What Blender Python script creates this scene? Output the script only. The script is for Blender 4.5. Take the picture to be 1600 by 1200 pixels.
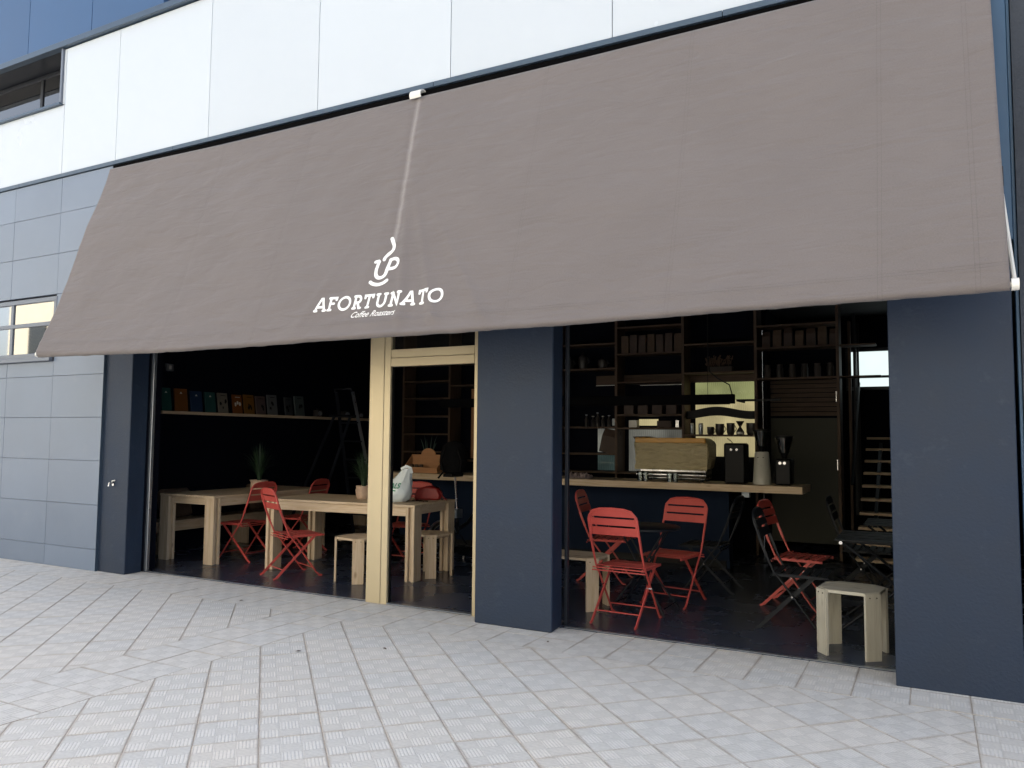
import bpy, bmesh, math, random
from mathutils import Vector, Matrix
random.seed(7)
R = math.radians
for o in list(bpy.data.objects): bpy.data.objects.remove(o)
scene = bpy.context.scene
C = scene.collection

# ------------------------------------------------------------------ camera, sky, sun, exposure
cam_d = bpy.data.cameras.new("camera"); cam = bpy.data.objects.new("camera", cam_d); C.objects.link(cam)
cam_d.sensor_width = 36.0; cam_d.lens = 36.0 * 1221.3 / 1600
cam_d.clip_start = 0.05; cam_d.clip_end = 2000
yaw, pit, rol = .49085, .068128, .00887
fw = Vector((-math.sin(yaw) * math.cos(pit), math.cos(yaw) * math.cos(pit), math.sin(pit)))
r0 = Vector((math.cos(yaw), math.sin(yaw), 0)); u0 = r0.cross(fw)
rr = math.cos(rol) * r0 + math.sin(rol) * u0; uu = -math.sin(rol) * r0 + math.cos(rol) * u0
m = Matrix((rr, uu, -fw)).transposed().to_4x4(); m.translation = Vector((0, 0, 1.45))
cam.matrix_world = m
scene.camera = cam

SUN_EL, SUN_ROT = R(55), R(12)
world = bpy.data.worlds.new("World"); scene.world = world; world.use_nodes = True
nt = world.node_tree; nt.nodes.clear()
sky = nt.nodes.new("ShaderNodeTexSky"); sky.sky_type = 'NISHITA'; sky.sun_disc = False
sky.sun_elevation = SUN_EL; sky.sun_rotation = SUN_ROT
sky.air_density = 1.0; sky.dust_density = 3.0; sky.ozone_density = 1.0
hsv = nt.nodes.new("ShaderNodeHueSaturation"); hsv.inputs['Saturation'].default_value = 0.52
bg = nt.nodes.new("ShaderNodeBackground"); bg.inputs['Strength'].default_value = 0.14
wo = nt.nodes.new("ShaderNodeOutputWorld")
nt.links.new(sky.outputs[0], hsv.inputs['Color']); nt.links.new(hsv.outputs[0], bg.inputs[0]); nt.links.new(bg.outputs[0], wo.inputs[0])

sl = bpy.data.lights.new("sun", 'SUN'); sl.energy = 4.0; sl.angle = R(0.5); sl.color = (1.0, 0.95, 0.87)
so = bpy.data.objects.new("sun", sl); C.objects.link(so)
sd = Vector((math.sin(SUN_ROT) * math.cos(SUN_EL), math.cos(SUN_ROT) * math.cos(SUN_EL), math.sin(SUN_EL)))
so.rotation_euler = sd.to_track_quat('Z', 'Y').to_euler(); so.location = (0, 20, 30)

scene.view_settings.view_transform = 'Standard'; scene.view_settings.look = 'None'
scene.view_settings.gamma = 1.0; scene.view_settings.use_curve_mapping = False
scene.view_settings.exposure = 1.92
scene.render.engine = 'CYCLES'
scene.cycles.max_bounces = 8
scene.cycles.diffuse_bounces = 5

# ------------------------------------------------------------------ materials
def mat(name, col, rough=.6, metal=0., noise=None, bump=None, spec=.5, var=0., alpha=None, trans=0., coat=0., emit=None, stretch=None, dirt=None):
    """noise=(scale, amount) colour mottling, bump=(scale, strength), var = brightness jitter per object, dirt=(scale, amount, colour) worn spots"""
    m = bpy.data.materials.new(name); m.use_nodes = True
    t = m.node_tree; N = t.nodes; L = t.links; b = N['Principled BSDF']
    b.inputs['Base Color'].default_value = (*col, 1); b.inputs['Roughness'].default_value = rough
    b.inputs['Metallic'].default_value = metal; b.inputs['Specular IOR Level'].default_value = spec
    b.inputs['Transmission Weight'].default_value = trans; b.inputs['Coat Weight'].default_value = coat
    if emit: b.inputs['Emission Color'].default_value = (*emit[0], 1); b.inputs['Emission Strength'].default_value = emit[1]
    tc = N.new('ShaderNodeTexCoord'); mp = N.new('ShaderNodeMapping'); L.new(tc.outputs['Object'], mp.inputs[0])
    if stretch: mp.inputs['Scale'].default_value = stretch
    src = None
    if noise:
        n = N.new('ShaderNodeTexNoise'); n.inputs['Scale'].default_value = noise[0]; n.inputs['Detail'].default_value = 5; n.inputs['Roughness'].default_value = .6
        L.new(mp.outputs[0], n.inputs['Vector'])
        rmp = N.new('ShaderNodeMapRange'); rmp.inputs[1].default_value = .25; rmp.inputs[2].default_value = .75
        rmp.inputs[3].default_value = 1 - noise[1]; rmp.inputs[4].default_value = 1 + noise[1]
        L.new(n.outputs[0], rmp.inputs[0])
        mx = N.new('ShaderNodeVectorMath'); mx.operation = 'SCALE'; mx.inputs[0].default_value = col
        L.new(rmp.outputs[0], mx.inputs['Scale']); src = mx.outputs[0]
        rr_ = N.new('ShaderNodeMapRange'); rr_.inputs[3].default_value = max(.02, rough - .08); rr_.inputs[4].default_value = min(1, rough + .08)
        L.new(n.outputs[0], rr_.inputs[0]); L.new(rr_.outputs[0], b.inputs['Roughness'])
    if var:
        oi = N.new('ShaderNodeObjectInfo'); vr = N.new('ShaderNodeMapRange'); vr.inputs[3].default_value = 1 - var; vr.inputs[4].default_value = 1 + var
        L.new(oi.outputs['Random'], vr.inputs[0])
        mx = N.new('ShaderNodeVectorMath'); mx.operation = 'SCALE'
        if src: L.new(src, mx.inputs[0])
        else: mx.inputs[0].default_value = col
        L.new(vr.outputs[0], mx.inputs['Scale']); src = mx.outputs[0]
    if dirt:
        n2 = N.new('ShaderNodeTexNoise'); n2.inputs['Scale'].default_value = dirt[0]; n2.inputs['Detail'].default_value = 8; n2.inputs['Roughness'].default_value = .7
        L.new(tc.outputs['Object'], n2.inputs['Vector'])
        cr = N.new('ShaderNodeMapRange'); cr.inputs[1].default_value = .58; cr.inputs[2].default_value = .72; cr.inputs[3].default_value = 0; cr.inputs[4].default_value = dirt[1]
        L.new(n2.outputs[0], cr.inputs[0])
        mm = N.new('ShaderNodeMix'); mm.data_type = 'RGBA'; L.new(cr.outputs[0], mm.inputs[0])
        if src: L.new(src, mm.inputs[6])
        else: mm.inputs[6].default_value = (*col, 1)
        mm.inputs[7].default_value = (*dirt[2], 1); src = mm.outputs[2]
    if src: L.new(src, b.inputs['Base Color'])
    if bump:
        n3 = N.new('ShaderNodeTexNoise'); n3.inputs['Scale'].default_value = bump[0]; n3.inputs['Detail'].default_value = 4
        L.new(mp.outputs[0], n3.inputs['Vector'])
        bp = N.new('ShaderNodeBump'); bp.inputs['Strength'].default_value = bump[1]; bp.inputs['Distance'].default_value = .01
        L.new(n3.outputs[0], bp.inputs['Height']); L.new(bp.outputs[0], b.inputs['Normal'])
    return m

def wood(name, axis, c1, c2, rough=.6, scale=1., knots=True):
    m = bpy.data.materials.new(name); m.use_nodes = True
    t = m.node_tree; N = t.nodes; L = t.links; b = N['Principled BSDF']; b.inputs['Roughness'].default_value = rough
    b.inputs['Specular IOR Level'].default_value = .35
    tc = N.new('ShaderNodeTexCoord'); mp = N.new('ShaderNodeMapping'); L.new(tc.outputs['Object'], mp.inputs[0])
    oi = N.new('ShaderNodeObjectInfo')
    cmb = N.new('ShaderNodeVectorMath'); cmb.operation = 'SCALE'; cmb.inputs[0].default_value = (7.3, 5.1, 9.7)
    L.new(oi.outputs['Random'], cmb.inputs['Scale']); L.new(cmb.outputs[0], mp.inputs['Location'])
    s = [14 * scale] * 3; s['xyz'.index(axis)] = 1.1 * scale; mp.inputs['Scale'].default_value = s
    n = N.new('ShaderNodeTexNoise'); n.inputs['Scale'].default_value = 2.2; n.inputs['Detail'].default_value = 6; n.inputs['Distortion'].default_value = .9
    L.new(mp.outputs[0], n.inputs['Vector'])
    w = N.new('ShaderNodeTexNoise'); w.inputs['Scale'].default_value = 9; w.inputs['Detail'].default_value = 3
    L.new(mp.outputs[0], w.inputs['Vector'])
    ad = N.new('ShaderNodeMath'); ad.operation = 'MULTIPLY_ADD'; ad.inputs[1].default_value = .35; L.new(w.outputs[0], ad.inputs[0]); L.new(n.outputs[0], ad.inputs[2])
    cr = N.new('ShaderNodeValToRGB'); cr.color_ramp.elements[0].position = .42; cr.color_ramp.elements[0].color = (*c2, 1)
    cr.color_ramp.elements[1].position = .82; cr.color_ramp.elements[1].color = (*c1, 1); L.new(ad.outputs[0], cr.inputs[0])
    src = cr.outputs[0]
    if knots:
        mp2 = N.new('ShaderNodeMapping'); L.new(tc.outputs['Object'], mp2.inputs[0]); L.new(cmb.outputs[0], mp2.inputs['Location'])
        s2 = [7.] * 3; s2['xyz'.index(axis)] = 3.2; mp2.inputs['Scale'].default_value = s2
        v = N.new('ShaderNodeTexVoronoi'); v.inputs['Scale'].default_value = 1.; L.new(mp2.outputs[0], v.inputs['Vector'])
        k = N.new('ShaderNodeMapRange'); k.inputs[1].default_value = .05; k.inputs[2].default_value = .14; k.inputs[3].default_value = .75; k.inputs[4].default_value = 0
        L.new(v.outputs['Distance'], k.inputs[0])
        mm = N.new('ShaderNodeMix'); mm.data_type = 'RGBA'; L.new(k.outputs[0], mm.inputs[0]); L.new(src, mm.inputs[6]); mm.inputs[7].default_value = (c2[0] * .45, c2[1] * .35, c2[2] * .3, 1)
        src = mm.outputs[2]
    L.new(src, b.inputs['Base Color'])
    bp = N.new('ShaderNodeBump'); bp.inputs['Strength'].default_value = .12; bp.inputs['Distance'].default_value = .004; L.new(ad.outputs[0], bp.inputs['Height']); L.new(bp.outputs[0], b.inputs['Normal'])
    return m

PINE1, PINE2 = (.58, .46, .33), (.44, .32, .20)
W = {a: wood('pine_' + a, a, PINE1, PINE2) for a in 'xyz'}
WG = {a: wood('greyed_pine_' + a, a, (.46, .44, .37), (.34, .31, .25)) for a in 'xyz'}
WD = {a: wood('dark_shelf_wood_' + a, a, (.10, .062, .040), (.06, .036, .022), knots=False) for a in 'xyz'}
M = dict(
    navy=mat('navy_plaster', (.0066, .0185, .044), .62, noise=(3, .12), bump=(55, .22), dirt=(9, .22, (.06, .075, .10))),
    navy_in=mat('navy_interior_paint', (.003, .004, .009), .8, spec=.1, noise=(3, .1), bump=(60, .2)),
    panel_navy=mat('counter_navy_paint', (.005, .012, .030), .7, spec=.12, noise=(4, .08)),
    white=mat('white_cladding', (.53, .58, .64), .25, var=.03, noise=(.6, .02)),
    tile=mat('grey_cladding', (.15, .19, .26), .33, var=.05, noise=(1.3, .07), dirt=(3, .12, (.28, .30, .33))),
    blue=mat('blue_cladding', (.020, .072, .18), .35, var=.05, noise=(1, .05)),
    blue_strip=mat('blue_pilaster_paint', (.03, .085, .17), .5, noise=(2, .08), bump=(40, .1)),
    flash=mat('grey_blue_flashing', (.055, .085, .125), .35, metal=.3, noise=(6, .1)),
    darkplaster=mat('dark_grey_plaster', (.032, .04, .055), .8, noise=(5, .18), bump=(45, .6), dirt=(6, .25, (.10, .11, .13))),
    wp=mat('white_powder_coat', (.75, .74, .70), .4, noise=(20, .04)),
    gold=mat('champagne_metal', (.49, .41, .265), .38, metal=.25, noise=(2, .05), stretch=(3, 3, .3)),
    frame=mat('grey_window_frame', (.14, .16, .20), .4, metal=.3, noise=(8, .06)),
    darkframe=mat('dark_window_frame', (.014, .017, .025), .4, metal=.2),
    steel=mat('brushed_steel', (.55, .55, .56), .25, metal=1., noise=(20, .08)),
    pole=mat('grey_aluminium', (.33, .36, .40), .3, metal=.8, noise=(10, .08)),
    red=mat('red_enamel', (.44, .066, .055), .42, noise=(14, .07), bump=(120, .05)),
    black=mat('black_enamel', (.006, .008, .012), .5, spec=.25, noise=(14, .1)),
    blackp=mat('black_plastic', (.004, .004, .005), .45, spec=.2, noise=(20, .1)),
    blackfab=mat('black_nylon', (.005, .005, .006), .9, spec=.1, noise=(30, .2), bump=(18, .8)),
    floor=mat('polished_dark_floor', (.030, .038, .062), .27, noise=(1.6, .35), bump=(7, .10), dirt=(2.5, .25, (.075, .075, .10))),
    sand=mat('sandy_joint_bed', (.40, .34, .28), .95, noise=(30, .3), bump=(90, .5)),
    asphalt=mat('asphalt', (.055, .055, .058), .9, noise=(60, .3), bump=(120, .6)),
    street=mat('pale_street_paving', (.46, .45, .43), .9, noise=(2, .12)),
    cream=mat('cream_render', (.66, .60, .46), .85, noise=(1.2, .06), bump=(30, .2)),
    paper=mat('kraft_paper', (.10, .065, .042), .8, noise=(15, .15), bump=(22, .5)),
    brownp=mat('dark_brown_bag', (.06, .036, .025), .6, noise=(15, .15), bump=(18, .6)),
    cream_paper=mat('pink_kraft_pot', (.46, .33, .25), .8, noise=(12, .18), bump=(16, .8)),
    leaf=mat('dark_green_leaf', (.018, .040, .018), .5, noise=(9, .3)),
    leaf2=mat('pale_agave_leaf', (.04, .07, .055), .5, noise=(9, .25)),
    clay=mat('dark_clay', (.05, .04, .035), .7, noise=(10, .2)),
    bag=mat('white_plastic_bag', (.66, .72, .74), .35, noise=(7, .06), bump=(9, 1.2), spec=.6),
    green=mat('green_print', (.03, .23, .15), .5),
    white_print=mat('white_print', (.86, .86, .85), .55),
    redbag=mat('dark_red_leather', (.20, .012, .012), .45, noise=(12, .2), bump=(12, .6)),
    orangewood=mat('orange_crate_board', (.40, .19, .08), .6, noise=(5, .12), stretch=(1, 8, 8)),
    wrap=mat('crinkled_wrap', (.36, .30, .17), .38, noise=(8, .1), bump=(16, 3.5), stretch=(.6, 1, 1.6)),
    amber=mat('amber_tape', (.50, .26, .05), .4, noise=(6, .1), bump=(14, .5)),
    greybody=mat('grey_grinder_paint', (.42, .41, .36), .3, noise=(6, .03), coat=.4),
    ceramic=mat('dark_ceramic', (.035, .03, .028), .35, noise=(20, .1)),
    whitecer=mat('white_ceramic', (.7, .68, .62), .3),
    cushion=mat('brown_cushion', (.12, .075, .05), .9, noise=(12, .2), bump=(25, .5)),
    clothm=mat('mauve_cloth', (.22, .17, .17), .95, noise=(30, .2), bump=(40, .6)),
    rubber=mat('tyre_rubber', (.02, .02, .02), .8, noise=(30, .2)),
    matt=mat('matt_black_lamp', (.002, .002, .0025), .8, spec=.05),
    greypart=mat('grey_partition_laminate', (.060, .062, .050), .5, spec=.2, noise=(1, .05)),
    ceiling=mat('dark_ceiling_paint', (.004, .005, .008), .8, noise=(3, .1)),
)
def glassm(name, col=(1, 1, 1), mixf=.75, rough=.02):
    m = bpy.data.materials.new(name); m.use_nodes = True; t = m.node_tree; N = t.nodes; L = t.links
    N.remove(N['Principled BSDF']); out = N['Material Output']
    tr = N.new('ShaderNodeBsdfTransparent'); tr.inputs[0].default_value = (*col, 1)
    gl = N.new('ShaderNodeBsdfGlossy'); gl.inputs['Roughness'].default_value = rough
    fr = N.new('ShaderNodeLayerWeight'); fr.inputs[0].default_value = .35
    mr = N.new('ShaderNodeMapRange'); mr.inputs[3].default_value = 1 - mixf; mr.inputs[4].default_value = 1.
    L.new(fr.outputs['Fresnel'], mr.inputs[0])
    mx = N.new('ShaderNodeMixShader'); L.new(mr.outputs[0], mx.inputs[0]); L.new(tr.outputs[0], mx.inputs[1]); L.new(gl.outputs[0], mx.inputs[2]); L.new(mx.outputs[0], out.inputs[0])
    return m
M['glass'] = glassm('clear_glass', (.85, .88, .87), .93)
M['hopper'] = glassm('smoked_hopper_plastic', (.70, .72, .70), .80, .08)
M['mirror'] = glassm('reflective_window_glass', (.06, .07, .08), .62)
M['pane_dark'] = glassm('dark_window_glass', (.10, .12, .13), .85)

# ribbed polycarbonate sheets; their own emission stands in for daylight from behind
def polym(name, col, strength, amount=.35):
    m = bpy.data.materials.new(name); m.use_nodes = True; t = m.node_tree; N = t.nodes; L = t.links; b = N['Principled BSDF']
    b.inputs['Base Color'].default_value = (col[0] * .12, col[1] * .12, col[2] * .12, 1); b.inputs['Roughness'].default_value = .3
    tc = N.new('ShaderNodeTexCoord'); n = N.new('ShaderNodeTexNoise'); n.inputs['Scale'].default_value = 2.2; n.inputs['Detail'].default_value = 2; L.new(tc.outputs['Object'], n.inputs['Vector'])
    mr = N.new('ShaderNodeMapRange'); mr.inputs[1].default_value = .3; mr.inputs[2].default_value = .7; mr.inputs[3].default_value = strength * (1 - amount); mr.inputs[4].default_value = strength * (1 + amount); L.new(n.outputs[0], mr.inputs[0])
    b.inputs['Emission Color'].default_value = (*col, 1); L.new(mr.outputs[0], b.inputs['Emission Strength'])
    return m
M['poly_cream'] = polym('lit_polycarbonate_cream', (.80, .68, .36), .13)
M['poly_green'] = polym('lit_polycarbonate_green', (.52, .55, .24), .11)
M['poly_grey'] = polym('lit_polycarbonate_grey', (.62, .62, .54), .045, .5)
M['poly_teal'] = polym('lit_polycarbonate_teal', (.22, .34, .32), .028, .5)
M['poly_bright'] = polym('lit_window_sheet', (.80, .93, .92), .30, .05)

# ---- paving tile: 3x3 ribbed squares, rib direction alternating (UV = tile units)
def paving():
    m = bpy.data.materials.new('ribbed_cement_tile'); m.use_nodes = True; t = m.node_tree; N = t.nodes; L = t.links; b = N['Principled BSDF']
    b.inputs['Roughness'].default_value = .82; b.inputs['Specular IOR Level'].default_value = .3
    uv = N.new('ShaderNodeUVMap'); uv.uv_map = 'UVMap'
    def math_(op, a, bb=None, c=None):
        n = N.new('ShaderNodeMath'); n.operation = op
        for i, v in enumerate((a, bb, c)):
            if v is None: continue
            if isinstance(v, (int, float)): n.inputs[i].default_value = v
            else: L.new(v, n.inputs[i])
        return n.outputs[0]
    sx = N.new('ShaderNodeSeparateXYZ'); L.new(uv.outputs[0], sx.inputs[0])
    u3 = math_('MULTIPLY', sx.outputs[0], 3); v3 = math_('MULTIPLY', sx.outputs[1], 3)
    par = math_('MODULO', math_('ADD', math_('FLOOR', u3), math_('FLOOR', v3)), 2)
    par = math_('ABSOLUTE', par)
    ru = math_('SINE', math_('MULTIPLY', u3, 6.28318 * 6)); rv = math_('SINE', math_('MULTIPLY', v3, 6.28318 * 6))
    mxr = N.new('ShaderNodeMix'); mxr.data_type = 'FLOAT'; L.new(par, mxr.inputs[0]); L.new(ru, mxr.inputs[2]); L.new(rv, mxr.inputs[3])
    rib = math_('SMOOTH_MIN', mxr.outputs[0], .1, .3)
    # edge of each small square: flat groove
    eu = math_('ABSOLUTE', math_('SUBTRACT', math_('FRACT', u3), .5)); ev = math_('ABSOLUTE', math_('SUBTRACT', math_('FRACT', v3), .5))
    edge = math_('GREATER_THAN', math_('MAXIMUM', eu, ev), .46)
    ht = math_('SUBTRACT', rib, math_('MULTIPLY', edge, .8))
    tc = N.new('ShaderNodeTexCoord'); geo = N.new('ShaderNodeNewGeometry')
    n1 = N.new('ShaderNodeTexNoise'); n1.inputs['Scale'].default_value = 1.1; n1.inputs['Detail'].default_value = 6; L.new(geo.outputs['Position'], n1.inputs['Vector'])
    n2 = N.new('ShaderNodeTexNoise'); n2.inputs['Scale'].default_value = 55; n2.inputs['Detail'].default_value = 5; L.new(geo.outputs['Position'], n2.inputs['Vector'])
    oi = N.new('ShaderNodeObjectInfo')
    wn = N.new('ShaderNodeTexWhiteNoise'); fl = N.new('ShaderNodeVectorMath'); fl.operation = 'FLOOR'; L.new(uv.outputs[0], fl.inputs[0])
    wn.noise_dimensions = '3D'; L.new(fl.outputs[0], wn.inputs[0])
    rnd = math_('FRACT', math_('ADD', oi.outputs['Random'], wn.outputs[0]))
    k = math_('ADD', 1.0, math_('MULTIPLY', rnd, .06))
    k = math_('ADD', k, math_('MULTIPLY', math_('SUBTRACT', n1.outputs[0], .5), .14))
    k = math_('ADD', k, math_('MULTIPLY', math_('SUBTRACT', n2.outputs[0], .5), .30))
    # squares differ a touch, grooves hold dirt
    k = math_('SUBTRACT', k, math_('MULTIPLY', par, .08))
    dirt = math_('MULTIPLY', math_('SUBTRACT', .15, rib), math_('MULTIPLY', n1.outputs[0], .20))
    k = math_('SUBTRACT', k, math_('MAXIMUM', dirt, 0))
    k = math_('SUBTRACT', k, math_('MULTIPLY', edge, .05))
    tint = N.new('ShaderNodeMix'); tint.data_type = 'RGBA'; tint.inputs[6].default_value = (.64, .625, .595, 1); tint.inputs[7].default_value = (.64, .605, .555, 1)
    L.new(rnd, tint.inputs[0])
    # sandy dirt gathered along the tile edges
    tu = math_('ABSOLUTE', math_('SUBTRACT', math_('FRACT', sx.outputs[0]), .5)); tv = math_('ABSOLUTE', math_('SUBTRACT', math_('FRACT', sx.outputs[1]), .5))
    ed = math_('SUBTRACT', .5, math_('MAXIMUM', tu, tv))
    n5 = N.new('ShaderNodeTexNoise'); n5.inputs['Scale'].default_value = 3.5; n5.inputs['Detail'].default_value = 7; n5.inputs['Roughness'].default_value = .7; L.new(geo.outputs['Position'], n5.inputs['Vector'])
    mre = N.new('ShaderNodeMapRange'); mre.inputs[1].default_value = 0; L.new(math_('MULTIPLY', math_('POWER', n5.outputs[0], 3), .36), mre.inputs[2]); mre.inputs[3].default_value = .7; mre.inputs[4].default_value = 0; L.new(ed, mre.inputs[0])
    tm = N.new('ShaderNodeMix'); tm.data_type = 'RGBA'; L.new(mre.outputs[0], tm.inputs[0]); L.new(tint.outputs[2], tm.inputs[6]); tm.inputs[7].default_value = (.42, .36, .30, 1); tint = tm
    sc = N.new('ShaderNodeVectorMath'); sc.operation = 'SCALE'; L.new(tint.outputs[2], sc.inputs[0]); L.new(k, sc.inputs['Scale'])
    vg = N.new('ShaderNodeTexVoronoi'); vg.inputs['Scale'].default_value = 1.9; L.new(geo.outputs['Position'], vg.inputs['Vector'])
    spot = N.new('ShaderNodeMapRange'); spot.inputs[1].default_value = .022; spot.inputs[2].default_value = .034; spot.inputs[3].default_value = .22; spot.inputs[4].default_value = 0; L.new(vg.outputs['Distance'], spot.inputs[0])
    gm = N.new('ShaderNodeMix'); gm.data_type = 'RGBA'; L.new(spot.outputs[0], gm.inputs[0]); L.new(sc.outputs[0], gm.inputs[6]); gm.inputs[7].default_value = (.16, .15, .14, 1)
    L.new(gm.outputs[2], b.inputs['Base Color'])
    bp = N.new('ShaderNodeBump'); bp.inputs['Distance'].default_value = .0013; bp.inputs['Strength'].default_value = 1.; L.new(math_('ADD', ht, math_('MULTIPLY', n2.outputs[0], .8)), bp.inputs['Height'])
    L.new(bp.outputs[0], b.inputs['Normal'])
    return m
M['paving'] = paving()

# ---- awning cloth
SEAMS = [-6.02, -4.88, -2.53, -1.40, -.22, .235]
def awning_mat():
    m = bpy.data.materials.new('taupe_awning_canvas'); m.use_nodes = True; t = m.node_tree; N = t.nodes; L = t.links; b = N['Principled BSDF']
    b.inputs['Roughness'].default_value = .85; b.inputs['Specular IOR Level'].default_value = .25; b.inputs['Sheen Weight'].default_value = .15
    uv = N.new('ShaderNodeUVMap'); uv.uv_map = 'UVMap'; sx = N.new('ShaderNodeSeparateXYZ'); L.new(uv.outputs[0], sx.inputs[0])
    def math_(op, a, bb=None):
        n = N.new('ShaderNodeMath'); n.operation = op
        for i, v in enumerate((a, bb)):
            if v is None: continue
            if isinstance(v, (int, float)): n.inputs[i].default_value = v
            else: L.new(v, n.inputs[i])
        return n.outputs[0]
    lines = 0
    for s in SEAMS:
        for ds in (-.011, .011):
            d = math_('ABSOLUTE', math_('SUBTRACT', sx.outputs[0], s + ds)); g = math_('LESS_THAN', d, .0022)
            lines = math_('ADD', lines, g) if not isinstance(lines, int) else g
    for z in (.100, .118):
        d = math_('ABSOLUTE', math_('SUBTRACT', sx.outputs[1], z)); lines = math_('ADD', lines, math_('LESS_THAN', d, .002))
    n1 = N.new('ShaderNodeTexNoise'); n1.inputs['Scale'].default_value = 1.6; n1.inputs['Detail'].default_value = 6; L.new(uv.outputs[0], n1.inputs['Vector'])
    mp = N.new('ShaderNodeMapping'); mp.inputs['Scale'].default_value = (90, 380, 1); L.new(uv.outputs[0], mp.inputs[0])
    n2 = N.new('ShaderNodeTexNoise'); n2.inputs['Scale'].default_value = 1; n2.inputs['Detail'].default_value = 3; L.new(mp.outputs[0], n2.inputs['Vector'])
    mp3 = N.new('ShaderNodeMapping'); mp3.inputs['Scale'].default_value = (400, 60, 1); L.new(uv.outputs[0], mp3.inputs[0])
    n3 = N.new('ShaderNodeTexNoise'); n3.inputs['Scale'].default_value = 1; L.new(mp3.outputs[0], n3.inputs['Vector'])
    k = math_('ADD', .93, math_('MULTIPLY', math_('SUBTRACT', n1.outputs[0], .5), .16))
    k = math_('ADD', k, math_('MULTIPLY', math_('SUBTRACT', n2.outputs[0], .5), .36))
    k = math_('ADD', k, math_('MULTIPLY', math_('SUBTRACT', n3.outputs[0], .5), .16))
    k = math_('SUBTRACT', k, math_('MULTIPLY', lines, .10))
    # pale wear line where the centre arm rubs under the cloth
    cx = math_('ADD', -3.655, math_('MULTIPLY', math_('SUBTRACT', sx.outputs[1], .83), -.050))
    d = math_('ABSOLUTE', math_('SUBTRACT', sx.outputs[0], cx))
    wear = math_('MULTIPLY', math_('MAXIMUM', math_('SUBTRACT', 1, math_('DIVIDE', d, .032)), 0), math_('GREATER_THAN', sx.outputs[1], .80))
    wear = math_('MULTIPLY', wear, math_('MULTIPLY', math_('POWER', n2.outputs[0], 1.5), 1.3))
    col = N.new('ShaderNodeVectorMath'); col.operation = 'SCALE'; col.inputs[0].default_value = (.172, .152, .149); L.new(k, col.inputs['Scale'])
    mm = N.new('ShaderNodeMix'); mm.data_type = 'RGBA'; L.new(math_('MULTIPLY', wear, .62), mm.inputs[0]); L.new(col.outputs[0], mm.inputs[6]); mm.inputs[7].default_value = (.52, .49, .48, 1)
    L.new(mm.outputs[2], b.inputs['Base Color'])
    mp4 = N.new('ShaderNodeMapping'); mp4.inputs['Scale'].default_value = (2.2, 9, 1); mp4.inputs['Rotation'].default_value = (0, 0, .22); L.new(uv.outputs[0], mp4.inputs[0])
    n4 = N.new('ShaderNodeTexNoise'); n4.inputs['Scale'].default_value = 1; n4.inputs['Detail'].default_value = 4; n4.inputs['Distortion'].default_value = .8; L.new(mp4.outputs[0], n4.inputs['Vector'])
    bp4 = N.new('ShaderNodeBump'); bp4.inputs['Distance'].default_value = .036; bp4.inputs['Strength'].default_value = .5; L.new(n4.outputs[0], bp4.inputs['Height'])
    bp = N.new('ShaderNodeBump'); bp.inputs['Distance'].default_value = .0022; bp.inputs['Strength'].default_value = .7; L.new(bp4.outputs[0], bp.inputs['Normal'])
    L.new(math_('SUBTRACT', math_('MULTIPLY', n2.outputs[0], .5), lines), bp.inputs['Height']); L.new(bp.outputs[0], b.inputs['Normal'])
    return m
M['awning'] = awning_mat()

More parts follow.
